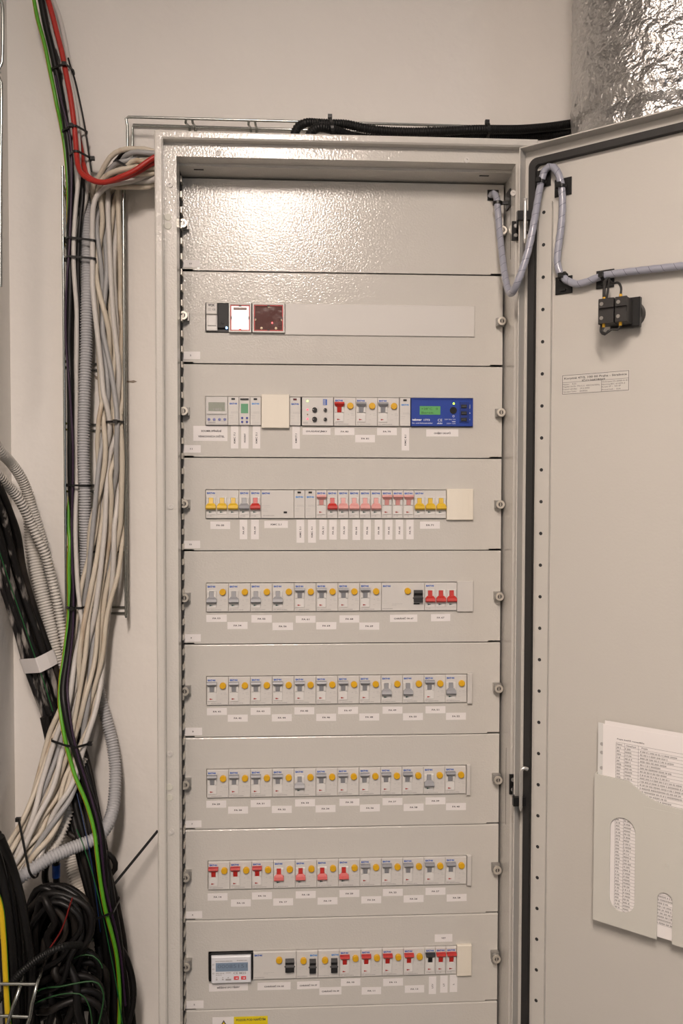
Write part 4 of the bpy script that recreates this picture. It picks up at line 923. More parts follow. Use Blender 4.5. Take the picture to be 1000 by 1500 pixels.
def cable(name, pts, Y, r, m, label, group=None, cat='cable', n=9):
    def build(P):
        P = spline(P, 0.006); o = P[0].copy(); tag(MB().tube([p-o for p in P], r, n).build(name, m, None, o), label, cat, group)
    build.label = label; REC.append([pts3(pts, Y), r, build])
def conduit(name, pts, Y, r, m, label, pitch=0.0047, group=None, n=16, deep=0.80):
    def build(P):
        P = resample(spline(P, 0.004), pitch/4); o = P[0].copy()
        rad = [(r, r, r*deep, r*deep)[i % 4] for i in range(len(P))]
        tag(MB().tube([p-o for p in P], rad, n).build(name, m, None, o), label, 'conduit', group)
    build.label = label; REC.append([pts3(pts, Y), r, build])
def striped(name, pts, Y, r, label, swap=False, group=None):
    def build(P):
        P = spline(P, 0.006); o = P[0].copy(); rt = thing(name, label, 'cable', o, group)
        MB().tube([p-o for p in P], r, 10).build('sheath', M_YEL if swap else M_GRN, rt)
        mb = MB(); vs = []; N = len(P)      # the second colour: a ribbon that hugs one flank
        for i in range(N):
            T = (P[min(i+1,N-1)]-P[max(i-1,0)]).normalized(); v = (CAM-P[i]); v = (v-T*v.dot(T)).normalized(); s = T.cross(v)
            if (s.dot(RIGHT) > 0) != swap: s = -s
            for an in (48,70,100,135): vs.append(P[i]-o+(v*math.cos(math.radians(an))+s*math.sin(math.radians(an)))*(r*1.05))
        mb.add(vs, [(4*i+k,4*i+k+1,4*i+5+k,4*i+4+k) for i in range(N-1) for k in range(3)], 0, True); mb.build('stripe', M_GRN if swap else M_YEL, rt)
    build.label = label; REC.append([pts3(pts, Y), r*1.06, build])
def press_apart(rounds=36, inner=18):
    import numpy as np
    from mathutils.kdtree import KDTree
    P, rad, cid, A, first = [], [], [], [], []
    def lay(path, r, c):
        path = resample(spline(path, 0.004), 0.010)+[Vector(path[-1])]
        if len(path) > 2 and (path[-1]-path[-2]).length < 0.004: path.pop(-2)
        b = len(P); P.extend(tuple(p) for p in path); rad.extend([r]*len(path)); cid.extend([c]*len(path)); A.extend(range(b, b+len(path)-1)); first.append((b, b+len(path)))
    for k, (p, r, _) in enumerate(REC): lay(p, r, k)
    nfree = len(P)
    for k, (p, r) in enumerate(OBST):
        q = []
        for a, b in zip(p, p[1:]):
            n = max(1, int((b-a).length/0.012)); q += [a.lerp(b, t/n) for t in range(n)]
        q.append(p[-1]); b0 = len(P); P.extend(tuple(v) for v in q); rad.extend([r]*len(q)); cid.extend([10000+k]*len(q)); A.extend(range(b0, b0+len(q)-1))
    X = np.array(P); X0_ = X.copy(); rad = np.array(rad); cid = np.array(cid); A = np.array(A); B = A+1
    w = 1.0/np.maximum(rad, 0.0015); w[nfree:] = 0
    inn = np.ones(nfree, bool)
    for a, b in first: inn[a] = inn[b-1] = False
    ends = ~inn
    idx = np.where(inn)[0]
    enters = np.zeros(len(P), bool)     # the ones that go into the cabinet's side or roof
    for a, b in first:
        if (X[a:b, 0] > X0+0.001).any() and X[a:b, 2].max() > 1.5: enters[a:b] = True
    for rd in range(rounds):
        mid = (X[A]+X[B])/2; kd = KDTree(len(A))
        for i, m_ in enumerate(mid): kd.insert(m_, i)
        kd.balance(); pi, pj = [], []
        seg_r = rad[A]; seg_c = cid[A]; free = seg_c < 10000
        for i in range(len(A)):
            if not free[i]: continue
            R_ = float(seg_r[i])+0.0128+0.014
            ci = seg_c[i]
            for _co, j, d in kd.find_range(mid[i], R_):
                if seg_c[j] != ci and (j > i or seg_c[j] >= 10000) and d < seg_r[i]+seg_r[j]+0.014: pi.append(i); pj.append(j)
        pi, pj = np.array(pi, int), np.array(pj, int)
        a0, a1, b0, b1 = A[pi], B[pi], A[pj], B[pj]; need = rad[a0]+rad[b0]+0.0007
        side = np.where(cid[a0] < cid[b0], 1.0, -1.0)
        for it in range(inner):
            p, q = X[a0], X[b0]; u = X[a1]-p; v = X[b1]-q; d0 = p-q
            uu = (u*u).sum(1)+1e-12; vv = (v*v).sum(1)+1e-12; uv = (u*v).sum(1); ud = (u*d0).sum(1); vd = (v*d0).sum(1)
            den = uu*vv-uv*uv
            s_ = np.where(den > 1e-6*uu*vv, np.clip((uv*vd-vv*ud)/np.maximum(den, 1e-18), 0, 1), 0.5)
            t_ = np.clip((uv*s_+vd)/vv, 0, 1); s_ = np.clip((uv*t_-ud)/uu, 0, 1)
            n = (p+u*s_[:, None])-(q+v*t_[:, None]); L = np.linalg.norm(n, axis=1); pen = need-L
            h = pen > 0
            if h.any():
                n = n[h]; L = L[h]; pen = pen[h]; S = s_[h]; T = t_[h]; i0, i1, j0, j1 = a0[h], a1[h], b0[h], b1[h]
                n = n/np.maximum(L, 1e-9)[:, None]
                sg = np.where(np.abs(n[:, 1]) > 0.05, np.sign(n[:, 1]), side[h]); n[:, 1] += 0.5*sg      # give way in depth first
                n[L < 1e-7] = (0, 1, 0); n /= np.linalg.norm(n, axis=1)[:, None]
                c0, c1, e0, e1 = (1-S), S, (1-T), T
                tot = w[i0]*c0**2+w[i1]*c1**2+w[j0]*e0**2+w[j1]*e1**2+1e-12; lam = (pen/tot)[:, None]*n
                acc = np.zeros_like(X); cnt = np.zeros(len(X))
                for ii, cc, sn in ((i0,c0,1),(i1,c1,1),(j0,e0,-1),(j1,e1,-1)):
                    k_ = (sn*w[ii]*cc)[:, None]*lam
                    for ax in range(3): acc[:, ax] += np.bincount(ii, weights=k_[:, ax], minlength=len(X))
                    cnt += np.bincount(ii, minlength=len(X))
                X += acc/np.maximum(1, cnt*0.45)[:, None]
            D_ = X-X0_; sm = 0.30 if rd < rounds*0.6 else 0.10 if rd < rounds-4 else 0.01      # bend softly, never kink
            D2 = D_.copy(); D2[idx] += sm*(0.5*(D_[idx-1]+D_[idx+1])-D_[idx]); X[:nfree] = (X0_+D2)[:nfree]
            F_ = slice(0, nfree)
            X[F_, 1] = np.minimum(X[F_, 1], WALL_Y-0.0008-rad[F_]); X[F_, 0] = np.maximum(X[F_, 0], XL+0.0008+rad[F_])
            low = (~enters[F_]) & (X[F_, 2] < Z0+0.02) & (X[F_, 1] > Y_RIM-0.02); X[F_, 0] = np.where(low, np.minimum(X[F_, 0], X0-0.001-rad[F_]), X[F_, 0])
    out = []
    for a, b in first: out.append([Vector(p) for p in X[a:b]])
    return out
# upper run
YU = 0.115
striped('earth_cable', [(49,-12),(53,6),(58,29),(69,65),(78,104),(88,146),(95,187,0.12),(99,230,0.125),(100,300,0.125),(99,400,0.12),(96,500,0.12),(97,580,0.118),(97,640,0.11),(96,700,0.107),(96,760,0.105),(100,812,0.10),(103,864,0.095),(102,906,0.09),(96,958,0.08),(91,994,0.07),(90,1028,0.06),(94,1059,0.05),(100,1090,0.045),(109,1121,0.045),(117,1144,0.04),(129,1175,0.03),(139,1214,0.02),(143,1253,0.012),(147,1292,0.01),(153,1331,0.01),(162,1368,0.02),(168,1400,0.03),(172,1450,0.04),(174,1515,0.04)], 0.106, 0.0032, 'green and yellow earth cable running down the tray to the floor')
cable('power_cable', [(58,-12),(62,0),(69,39),(78,78),(88,130),(97,182),(104,234),(107,286),(105,338),(104,390),(104,419),(101,471),(99,510),(103,562),(105,614),(104.5,692),(104,770,0.108),(105,812,0.10),(110,890,0.09),(104,947,0.08),(96,1004,0.065),(98,1036,0.055),(104,1072,0.048),(114,1106,0.045),(125,1144,0.042),(136,1178,0.032),(147,1219,0.022),(151,1256,0.016),(154,1292,0.016),(160,1345,0.02),(166,1400,0.03),(172,1460,0.04),(176,1515,0.05)], 0.109, 0.0058, M_CB, 'thick glossy black cable beside the earth cable')
cable('signal_cable', [(81,112,0.101),(89,146,0.099),(97,176,0.099),(103,205,0.099),(105,240,0.099),(104,300,0.099),(101,370,0.099),(98,406,0.099),(96,458,0.099),(97,510,0.099),(101.5,562,0.099),(105,614,0.099),(107,656,0.098),(107,700,0.10),(106,760,0.098),(106,812,0.092),(108,870,0.085),(107,920,0.078),(102,968,0.068),(98,1005,0.058),(101,1040,0.046),(106,1072,0.040),(114,1106,0.036),(122,1131,0.034),(134,1170,0.022),(144,1209,0.012),(149,1253,0.006),(153,1297,0.005),(162,1339,0.008),(169,1373,0.02),(174,1410,0.03),(178,1470,0.04)], YU, 0.0019, M_CP, 'thin dark violet cable beside the thick black one')
cable('power_cable', [(64,-12),(66,0),(71,20),(75,47),(83,83),(90,117),(96,156),(104,195),(110,234),(112,270),(112,303)], 0.112, 0.0047, M_CWP, 'black cable smeared with white paint above the tray')
cable('power_cable', [(112,300),(110,340),(109,400),(107,470),(106,540),(112,600,0.13),(117,650,0.136)], 0.118, 0.0042, M_CB, 'black cable at the back of the tray bundle')
RY = 0.085
cable('alarm_cable', [(66,-14,0.105),(75,16,0.10),(83,47,0.10),(91,78,0.098),(97.5,112,0.096),(103,140,0.094),(108,177,0.092),(111,208,0.09),(114,240,RY),(121,256,0.075),(138,266,0.07),(156,268,0.065),(177,261,0.06),(198,252,0.058),(222,236,0.06),(240,224,0.06)], RY, 0.0044, M_CR, 'red cable dropping and sweeping into the cabinet side')
cable('alarm_cable', [(115,170,0.135),(119,200,0.132),(123,228,0.122),(126,246,0.105),(131,259,0.085),(150,267,0.075),(178,262,0.07),(200,254,0.066),(222,241,0.066),(240,232,0.066)], RY, 0.0042, M_CR, 'second red cable hidden behind the first red sweep')
cable('data_cable', [(72,-14),(77,0),(88,31),(97.5,78),(105,115),(112,150),(118,185),(123,215),(129,245),(133,270),(131,300),(126,325),(122,360),(119,400),(116,440),(112,500),(110,560),(116,600,0.132),(120,650,0.136)], 0.118, 0.0042, M_CW2, 'pale grey cable on the right of the painted black cable')
cable('data_cable', [(98,90),(104,117),(114,166),(119,208),(121,234),(120,263),(115,310),(112,350),(111,390),(112,419),(112.5,458),(110,510),(107,560),(106,640),(107,720),(108,780,0.10),(112,850,0.09),(116,890,0.085),(120,930,0.085),(112,1000,0.085),(102,1045,0.082),(90,1085,0.075),(76,1120,0.065),(60,1160,0.05)], 0.110, 0.0038, M_CW2, 'white cable between two black cables in the tray')
cable('signal_cable', [(99,85),(103,99),(109,117),(118,156),(125,192),(130,226),(134,252)], 0.112, 0.0015, M_CB, 'thin black wire on the outside of the upper bundle')
cable('power_cable', [(128,250),(127,262),(126,290),(121,325),(118,350),(116,390),(115,440),(115,520,0.125),(121,570,0.135),(124,620,0.138)], 0.114, 0.0036, M_CB, 'black cable between white cables in the tray')
cable('power_cable', [(240,226,0.09),(205,230,0.09),(185,238,0.10),(168,249),(155,257),(145,268),(137,285),(133,310),(130,340)], 0.125, 0.0042, M_CB, 'black cable curving from the cabinet side into the tray')
cable('signal_cable', [(160,262),(153,278),(143,296),(137,315),(134,345)], 0.120, 0.0018, M_CB, 'thin black wire curving beside the cream cables')
conduit('corrugated_conduit', [(134,285,0.128),(133,305,0.125),(131,335,0.12),(129,365,0.116),(128,400,0.112),(127,445),(126,510),(124,562),(122,614),(120,666),(120,718),(122,770),(124,810,0.112),(124,860,0.115),(127,910,0.12),(135,960,0.125),(143,1000,0.128),(147,1024,0.128),(156,1054,0.125),(164,1088,0.12),(168,1124,0.11),(167,1156,0.095),(164,1182,0.08),(155,1207,0.06),(138,1226,0.04),(104,1240,0.015),(70,1256,-0.01),(39,1277,-0.03),(16,1292,-0.045),(-12,1312,-0.06)], 0.108, 0.0108, M_COND, 'long grey corrugated conduit winding down from the tray')
# cream bundle
ST = [(236,226,246,.09),(205,234,250,.09),(300,0,0,0)]
stations = [(300,139,172,.118),(400,138,170,.118),(470,143,172,.118),(560,157,177,.115),(617,160,180,.112),(700,150,178,.112),(800,134,173,.105),(890,121,155,.095),(960,112,143,.085),(1030,99,131,.075),(1085,80,124,.062),(1150,60,106,.045),(1205,38,82,.02),(1255,10,50,0.0),(1300,-22,22,-.02)]
NB = 13
for k in range(NB):
    rr = random.Random(100+k); t = k/(NB-1); t0 = t; pts = []
    if True:
        e = 229+22*((k*5)%NB)/(NB-1); pts += [(240,e,.085),(222,e+3,.085),(203,e+7-3*t,.09),(188-18*(1-t),e+14,.10),(178-26*(1-t),268+4*(1-t),.115)]
    for (y, a, b, Y) in stations:
        t0 = min(1, max(0, t0*0.6+t*0.4+rr.uniform(-0.17,0.17)))
        pts.append((a+(b-a)*t0, y+rr.uniform(-8,8), Y+rr.uniform(-0.010,0.010)))
    if k in (3, 8): m_, nm, lb = M_CG, 'data_cable', 'grey cable among the cream cables fanning down past the tray'
    elif k % 4 == 2: m_, nm, lb = M_CW2, 'data_cable', 'clean white cable among the cream cables fanning down past the tray'
    else: m_, nm, lb = M_CW, 'data_cable', 'rust-stained cream cable fanning down past the tray'
    cable(nm, pts, .1, 0.0040 if k % 2 else 0.0044, m_, lb, 'cream cable bundle')
# left conduits
conduit('corrugated_conduit', [(-14,640,-0.01),(2,663,0.02),(15,677,0.05),(28,695,0.07),(38,716,0.085),(46,742,0.095),(54,768,0.105),(64,800,0.115)], 0.1, 0.0090, M_CONDW, 'paint-daubed conduit bending in at the wall corner, behind another', 0.0046)
conduit('corrugated_conduit', [(-16,680,-0.03),(0,699,0.0),(16,716,0.03),(31,737,0.05),(45,765,0.07),(57,791,0.08),(68,815,0.09),(76,845,0.10),(83,874,0.105),(88,900,0.11),(92,930,0.11),(97,965,0.11),(104,1010,0.11),(110,1060,0.10),(108,1110,0.085),(102,1145,0.07),(92,1180,0.05),(80,1210,0.035),(62,1244,0.01),(42,1270,-0.005)], 0.1, 0.0085, M_CONDW, 'white conduit with dark ribs running down behind the cable crossing', 0.0056, deep=0.70)
conduit('corrugated_conduit', [(38,722,0.130),(44,752,0.128),(47,782,0.124),(48,804,0.12),(53,832,0.117),(61,865,0.115),(71,903,0.115),(81,942,0.115),(89,981,0.118),(96,1020,0.122),(102,1080,0.126),(104,1150,0.126),(103,1215,0.12),(104,1255,0.11),(108,1280,0.10),(115,1310,0.085),(124,1340,0.07),(130,1380,0.06)], 0.1, 0.0128, M_CONDW, 'thickest pale conduit against the wall behind the black bundle', 0.0048)
conduit('corrugated_conduit', [(113,1095,0.075),(108,1120,0.07),(100,1150,0.06),(86,1192,0.045),(72,1224,0.03),(52,1256,0.012),(30,1285,-0.004)], 0.1, 0.0075, M_CONDW, 'short grooved conduit between the fanned cream cables', 0.0052, deep=0.78)
# black bundle
cen = [(-22,715,-0.04),(-6,755,0.0),(5,790,0.03),(16,838,0.055),(29,885,0.07),(44,929,0.08),(57,968,0.088),(70,1007,0.093),(82,1045,0.095),(93,1085,0.092),(105,1130,0.085),(116,1175,0.075),(127,1220,0.06),(138,1270,0.05),(149,1323,0.045),(158,1372,0.05),(166,1430,0.06),(175,1515,0.07)]
offs = [(-17,0),(-9,-0.008),(0,-0.012),(8,-0.010),(16,-0.002),(-5,0.010),(6,0.012),(12,0.010)]
for k, (ox, oy) in enumerate(offs):
    rr = random.Random(40+k)
    P = [(x+ox+rr.uniform(-2.2,2.2), y-ox*0.25, Y+oy) for x, y, Y in (cen[:12] if k in (0,1,2,3) else cen)]
    cable('power_cable', P, 0, 0.0058 if k < 5 else 0.0052, M_CBP if k in (0,1,2,3) else M_CBD, 'paint-splashed black cable in the thick slanting bundle' if k in (0,1,2,3) else 'dusty black cable in the thick slanting bundle', 'slanting black bundle')
for k, (ox, oy) in enumerate([(-16,-0.004),(-9,-0.012),(-1,-0.016),(6,-0.014),(13,-0.008)]):
    rr = random.Random(60+k)
    cable('power_cable', [(x+ox+rr.uniform(-2,2), y-ox*0.2, Y+oy) for x, y, Y in cen[8:]], 0, 0.0056, M_CBD if k % 2 else M_CB, 'black cable in the upright bundle going down to the floor', 'floor-bound black bundle')
def green_line(pts, Y, label, m=None, r=0.0009): cable('stripe_wire', pts, Y, r, m or mat('green_wire',(0.012,0.11,0.03),0.45), label, n=6)
green_line([(-2,770,0.005),(12,830,0.03),(26,880,0.045),(40,925,0.055),(53,965,0.062),(66,1003,0.07),(78,1042,0.076)], 0, 'thin green wire lying on the slanting black bundle')
green_line([(112,1215,0.03),(125,1250,0.02),(138,1290,0.012),(150,1340,0.008),(160,1388,0.015),(170,1440,0.025),(180,1505,0.03)], 0, 'thin green wire running down the floor-bound black bundle')
green_line([(112,1160,0.045),(122,1205,0.035),(133,1262,0.022),(140,1310,0.015),(147,1365,0.02)], 0, 'thin blue wire on the floor-bound black bundle', mat('blue_wire',(0.01,0.03,0.10),0.45))
cable('power_cable', [(95,1150,0.085),(90,1190,0.07),(86,1225,0.05),(84.5,1250),(84,1275),(84,1300),(86,1330)], 0.03, 0.0055, M_CB, 'upright black cable ending in blue tape')
cable('power_cable', [(78,1252),(72,1262),(66,1282),(66,1305),(72,1330)], 0.05, 0.0055, M_CB, 'black cable curving down behind the blue tape')
cable('power_cable', [(76,1190,0.085),(88,1203,0.075),(103,1218,0.055),(113,1225,0.05),(130,1235,0.05),(150,1245,0.05),(162,1253,0.05),(168,1262,0.05),(169,1272,0.05),(163,1281,0.05),(152,1290,0.05)], 0.05, 0.0045, M_CBD, 'black cable looping out beside the floor-bound bundle')
cable('power_cable', [(160,1350),(172,1380),(185,1409),(193,1443),(191,1475),(183,1500),(176,1520)], 0.05, 0.0048, M_CB, 'black cable bowing out towards the cabinet foot')
# hanging coil
for k in range(30):
    rr = random.Random(200+k); f = rr.random()
    xa, xb = 44+rr.uniform(-6,22), 84+rr.uniform(-10,46); top = 1304+rr.uniform(0,26)+abs(xa-60)*0.1; bot = 1405+rr.uniform(-12,45); Y = (-0.01 if k < 20 else 0.05)+rr.uniform(-0.035,0.045)
    sh = rr.uniform(-14,6)
    pts = [(xa+sh+4,bot,Y+.01),(xa-5,(top+bot)/2+14,Y),(xa,(top*2+bot)/3,Y),((xa*2+xb)/3,top+2,Y-.005),((xa+xb*2)/3,top,Y-.008),(xb+4,top+18,Y-.01),(xb+8,(top+bot)/2-6,Y-.01),(xb-6,(top+bot*2)/3,Y-.012),((xa+xb)/2+4,bot-2,Y-.012),(xa+sh-14,bot+24,Y-.01)]
    cable('coiled_cable', pts, Y, rr.choice((0.0042,0.005,0.0056)), rr.choice((M_CBD,M_CBD,M_CB)), 'dusty black cable in the hanging coil', 'hanging cable coil')
cable('red_wire', [(106,1315),(101,1330),(95,1350),(87,1368),(79,1380),(69,1395)], -0.075, 0.0012, mat('red_wire_insulation',(0.17,0.012,0.010),0.45), 'thin red wire across the hanging coil')
# tangle underneath
for k in range(26):
    rr = random.Random(300+k); x = 34+rr.uniform(0,118); Y = rr.uniform(-0.06,0.09); b = rr.uniform(-30,30)
    pts = [(x+b+rr.uniform(-25,15),1385+rr.uniform(-12,40),Y+.01),(x+b*.6,1425+rr.uniform(-8,12),Y),(x+rr.uniform(-8,8),1468,Y-.005),(x+rr.uniform(-10,14),1510,Y),(x+rr.uniform(-14,14),1560,Y)]
    cable('power_cable', pts, Y, rr.choice((0.0045,0.0055,0.006)), rr.choice((M_CBD,M_CB,M_CB)), 'black cable in the dark tangle below the coil', 'cable tangle below the coil')
for k in range(9):
    rr = random.Random(400+k); y = 1408+9*k; Y = -0.02+rr.uniform(-.03,.05)
    cable('power_cable', [(40,y+22,Y+.02),(70,y+6,Y),(105,y-3,Y-.01),(134,y-2,Y-.005),(150,y+14,Y),(153+rr.uniform(-8,4),y+45,Y+.01),(148,y+90,Y+.02)], Y, 0.0052, M_CBD if k % 2 else M_CB, 'black cable arching sideways through the dark tangle', 'cable tangle below the coil')
green_line([(45,1460),(62,1445),(100,1437),(138,1434),(150,1446),(152,1462),(148,1485),(142,1510)], -0.07, 'thin green wire arching widest over the dark tangle', mat('dull_green_wire',(0.012,0.065,0.016),0.5), 0.0013)
green_line([(42,1472),(62,1462),(92,1453),(118,1453),(129,1468),(134,1490),(135,1510)], -0.075, 'thin green wire arching lower over the dark tangle', mat('dull_green_wire',(0.012,0.065,0.016),0.5), 0.0011)
green_line([(108,1404),(120,1399),(136,1400),(147,1410),(150,1418)], -0.06, 'short green wire bending at the right of the coil', mat('dull_green_wire',(0.012,0.065,0.016),0.5), 0.0011)
# near left bundle
for k in range(7):
    rr = random.Random(500+k); ox = -14+5*k; Y = -0.12+0.012*(k%3)
    cable('power_cable', [(-14+ox*.6,1225,Y-.02),(0+ox*.8,1268,Y),(10+ox,1320,Y),(18+ox,1380,Y),(23+ox,1440,Y+.01),(27+ox,1515,Y+.02)], Y, 0.0062, M_CB, 'thick black cable dropping along the left wall', 'black drop along the left wall')
striped('earth_cable', [(-14,1290,-.16),(0,1325,-.155),(5,1370,-.155),(8,1425,-.155),(11,1480,-.155),(14,1520,-.155)], -0.15, 0.0040, 'mostly yellow earth cable dropping along the left wall', True)
conduit('corrugated_conduit', [(-16,1482),(4,1462),(26,1440),(48,1417),(70,1400),(95,1388),(118,1384,-0.08)], -0.135, 0.0052, M_CONDB, 'thin black corrugated conduit crossing the coil', 0.0036)
# near tray
segs = [([U(-30,1441,-.165),U(20,1441,-.165),U(53,1441.5,-.165)],0.0020), ([U(-30,1488,-.165),U(10,1488,-.165),U(45,1489.5,-.165)],0.0020),
        (spline([U(66,1408,-.10),U(60,1425,-.13),U(54,1442,-.168),U(47,1470,-.168),U(44,1489,-.168),U(34,1520,-.168)],0.02),0.0022), (spline([U(38,1412,-.10),U(34,1430,-.13),U(28,1450,-.168),U(18,1478,-.168),U(10,1505,-.168)],0.02),0.0022)]
base = wires('wire_mesh_tray', 'wire mesh tray holding the cable tangle at the foot of the left wall', segs)
yw = -0.15
segs = [(spline([U(-3,-10,yw),U(3,6,yw),U(4,14,yw),U(4,60,yw),U(3,92,yw),U(-2,104,yw)],0.01),0.0019), (spline([U(-2,112,yw),U(2,122,yw),U(2,180,yw),U(1,260,yw),U(1,330,yw),U(1,420,yw)],0.02),0.0019), ([U(-8,104,yw),U(1,104,yw)],0.0028)]
wires('wire_mesh_tray', 'wire mesh tray edge high on the left wall', segs)
# black conduits on the cabinet roof
zr = Z0
def roof(pts, label): conduit('corrugated_conduit', pts, 0, 0.0074, M_CONDB, label, 0.004, deep=0.86, n=12)
roof([(430,203,0.03),(432,194,0.03),(438,186,0.03),(448,182,0.03),(460,183,0.035),(485,186,0.04),(505,188,0.045),(530,193,0.045),(560,196,0.045),(600,196.5,0.045),(650,194.5,0.045),(690,192,0.04),(720,192,0.05),(760,192,0.075),(800,189,0.10),(830,185,0.115),(850,182,0.122),(880,178,0.135)], 'black corrugated conduit bending out of the cabinet roof, outer of two')
roof([(452,203,0.005),(455,194,0.005),(462,187,0.005),(473,184.5,0.008),(490,187,0.02),(510,192,0.04),(540,198,0.06),(600,200,0.06),(650,199,0.058),(690,197,0.05),(720,197.5,0.06),(760,197.5,0.085),(800,195,0.108),(830,191,0.12),(850,188,0.126),(880,184,0.136)], 'black corrugated conduit bending out of the cabinet roof, inner of two')

# ------------------------------------------------------------------ settle the cables, then bind them
LAID = press_apart()
for (pp, rr_, build), P in zip(REC, LAID): build(P)
def girdle(c, nrm, e1, reach_x, reach_y, pad=0.0003, only=None):
    """Outline, in the plane through c, round every cable that crosses it within reach."""
    e2 = Vector((0,1,0)) if abs(nrm.y) < 0.5 else Vector((0,0,1)); e2 = (e2-nrm*e2.dot(nrm)).normalized(); pts = []
    for (pp, r, bd), P in zip(REC, LAID):
        if only and not any(t in bd.label for t in only): continue
        for a, b in zip(P, P[1:]):
            da, db = (a-c).dot(nrm), (b-c).dot(nrm)
            if da*db <= 0 and da != db:
                q = a.lerp(b, da/(da-db))-c; x, y = q.dot(e1), q.dot(e2)
                if abs(x) <= reach_x and abs(y) <= reach_y:
                    tn = (b-a).normalized(); k = 1/max(0.45, abs(tn.dot(nrm)))
                    pts += [(x+math.cos(2*math.pi*i/18)*(r*k+pad), y+math.sin(2*math.pi*i/18)*(r*k+pad)) for i in range(18)]
    if not pts: pts = [(math.cos(2*math.pi*i/18)*reach_x*0.5, math.sin(2*math.pi*i/18)*reach_x*0.5) for i in range(18)]
    pts = sorted(set(pts)); hull = []
    for seq in (pts, pts[::-1]):
        half = []
        for p in seq:
            while len(half) > 1 and (half[-1][0]-half[-2][0])*(p[1]-half[-2][1])-(half[-1][1]-half[-2][1])*(p[0]-half[-2][0]) <= 0: half.pop()
            half.append(p)
        hull += half[:-1]
    return hull, e2
def hoop(mb, hull, e1, e2, nrm, wd, th):
    n = len(hull); cx = sum(p[0] for p in hull)/n; cy = sum(p[1] for p in hull)/n; vs = []
    for grow in (0, th):
        for dz in (-wd/2, wd/2):
            for x, y in hull:
                d = math.hypot(x-cx, y-cy) or 1; vs.append(e1*(x+(x-cx)/d*grow)+e2*(y+(y-cy)/d*grow)+nrm*dz)
    fs = []
    for k in range(n):
        j = (k+1) % n; fs += [(k,j,n+j,n+k),(2*n+k,3*n+k,3*n+j,2*n+j),(n+k,n+j,3*n+j,3*n+k),(k,2*n+k,2*n+j,j)]
    mb.add(vs, fs); return mb
def tie(cx, cy, hw, Y, label, depth=0.02, tilt=0.0, head=0.0, wd=0.0036, axis=None, only=None):
    c = U(cx, cy, Y); hwm = hw*(Y-CAM.y)/F
    nrm = Vector((-math.sin(tilt),0,math.cos(tilt))) if axis is None else Vector(axis).normalized()
    e1 = Vector((math.cos(tilt),0,math.sin(tilt))) if axis is None else Vector((0,0,1))
    if axis is not None: e1 = (e1-nrm*nrm.z).normalized()
    hull, e2 = girdle(c, nrm, e1, hwm+0.002, 0.06 if axis is None else 0.085, 0.0006 if axis is None else 0.0013, only)
    r = thing('cable_tie', label, 'cable tie', c)
    hoop(MB(), hull, e1, e2, nrm, wd, 0.0013).build('strap', M_BLACK, r)
    a = math.radians(head); x, y = max(hull, key=lambda p: p[0]*math.cos(a)-p[1]*abs(math.sin(a)))
    q = e1*x+e2*y; out = (e1*math.cos(a)-e2*abs(math.sin(a)))*0.003; q = q+out
    MB().box(q.x-0.0035,q.x+0.0035,q.y-0.003,q.y+0.003,q.z-0.003,q.z+0.003).build('head', M_BLACK, r)
def tape(c, d, reach, h, m, name, label, only=None):
    c = U(*c); nrm = (U(*d)-c).normalized()
    if only:                               # sit on that cable wherever it came to lie
        P = next(P for (p_, r_, bd), P in zip(REC, LAID) if only in bd.label); i = min(range(1, len(P)-1), key=lambda i_: (P[i_].x-c.x)**2+(P[i_].z-c.z)**2)
        c = P[i].copy(); nrm = (P[i+1]-P[i-1]).normalized()
    e1 = Vector((1,0,0)); e1 = (e1-nrm*e1.dot(nrm)).normalized()
    hull, e2 = girdle(c, nrm, e1, reach, reach, 0.0014 if not only else 0.0004, [only] if only else None)
    return tag(hoop(MB(), hull, e1, e2, nrm, h, 0.0006).build(name, m, None, c), label, 'tape')
tape((55,969,0.088), (66,1000,0.092), 0.026, 0.026, M_PAPER, 'tape_band', 'white tape band around the slanting black bundle')
tape((84,1283,0.03), (84,1270,0.03), 0.012, 0.022, mat('blue_tape',(0.015,0.07,0.32),0.4), 'tape_band', 'blue tape on an upright black cable above the coil', 'ending in blue tape')
tie(92,104,14,0.112,'cable tie around the upper bundle, highest of its ties',0.017,0.05,80)
tie(111,194,15,0.112,'cable tie around the upper bundle, second from its top',0.017,0.05,110)
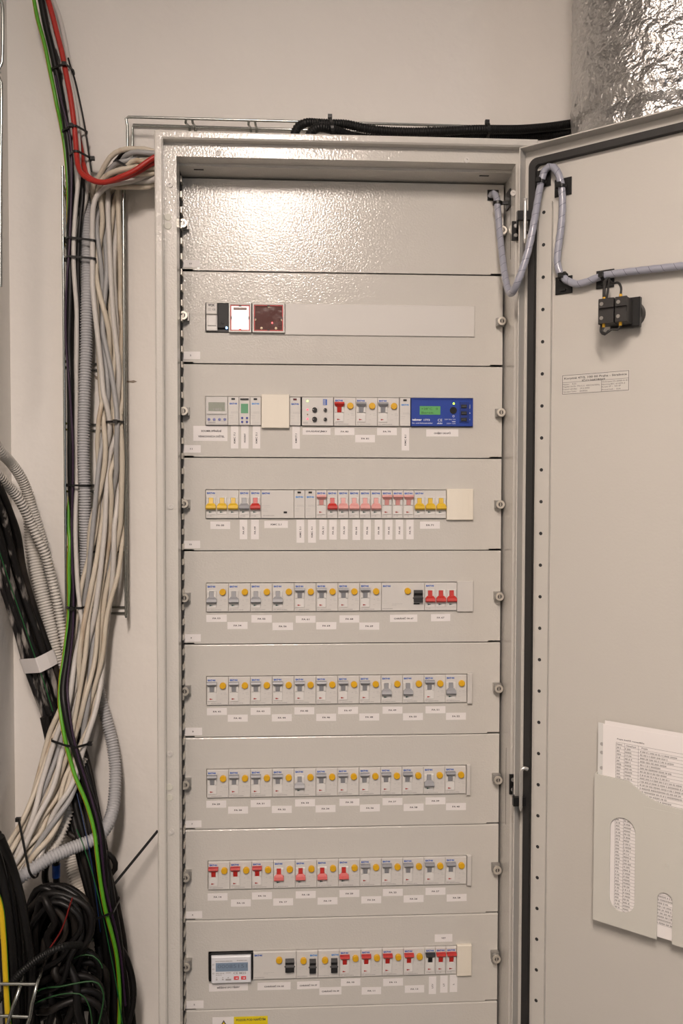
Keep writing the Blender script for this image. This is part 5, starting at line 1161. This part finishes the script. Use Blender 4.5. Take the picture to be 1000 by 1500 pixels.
tie(121,231,13.5,0.110,'cable tie around white and red cables above the tray',0.020,0.0,0)
tie(116,354,20.5,0.115,'cable tie around the tray bundle where the grey conduit begins',0.020,-0.12,180)
tie(118,381,18.5,0.115,'cable tie just below the start of the grey conduit',0.020,-0.08,180)
tie(180,243,10,0.095,'cable tie around cream cables at the cabinet side',0.018,-0.6,180)
tie(176,619,12,0.112,'cable tie around the cream cables inside the tray',0.020,0.0,100)
tie(110,711,20,0.108,'cable tie around earth cable and grey conduit',0.022,0.0,180)
tie(108,889,14,0.09,'cable tie on earth cable at the tray\'s foot',0.022,0.0,90)
tie(104,1085,25,0.055,'wide cable tie where cream and black cables cross',0.035,-0.10,0)
cq = next(P for (p_, r_, bd), P in zip(REC, LAID) if 'winding down' in bd.label); g_ = U(53,1267,-0.02)
qi = min(range(len(cq)), key=lambda i_: (cq[i_].x-g_.x)**2+(cq[i_].z-g_.z)**2); cd_ = cq[qi-2]-cq[qi+2]
print('bound conduit at', tuple(cq[qi]), tuple(cd_))
tie(53,1260,62,cq[qi].y+0.02,'cable tie around conduit and fanned cream cables',head=30,only=('cream cable','winding down','fanned cream'),axis=(cd_.x,0,cd_.z))
tie(149,1324,19,0.035,'cable tie around the floor-bound black bundle',0.03,0.05,60)
a, b = U(165,1298,0.06), U(231,1217,0.10)
d = (b-a); nrm = d.cross(Vector((0,1,0))).normalized()*0.0022
MB_ = MB().add([p-a for p in (a+nrm, a-nrm, b-nrm, b+nrm)]+[p-a+Vector((0,0.001,0)) for p in (a+nrm, a-nrm, b-nrm, b+nrm)], [(0,1,2,3),(7,6,5,4),(0,4,5,1),(1,5,6,2),(2,6,7,3),(3,7,4,0)])
tag(MB_.build('strap_tail', M_BLACK, None, a), 'long black strap stretched from the bundle to the cabinet side', 'strap')
tie(485,189,9,0.035,'cable tie on the roof conduits near their bend',head=0,axis=(1,0,0.1),wd=0.0045)
tie(712,195,12,0.055,'cable tie on the roof conduits beside the tray end',head=0,axis=(1,0,0.1),wd=0.0045)
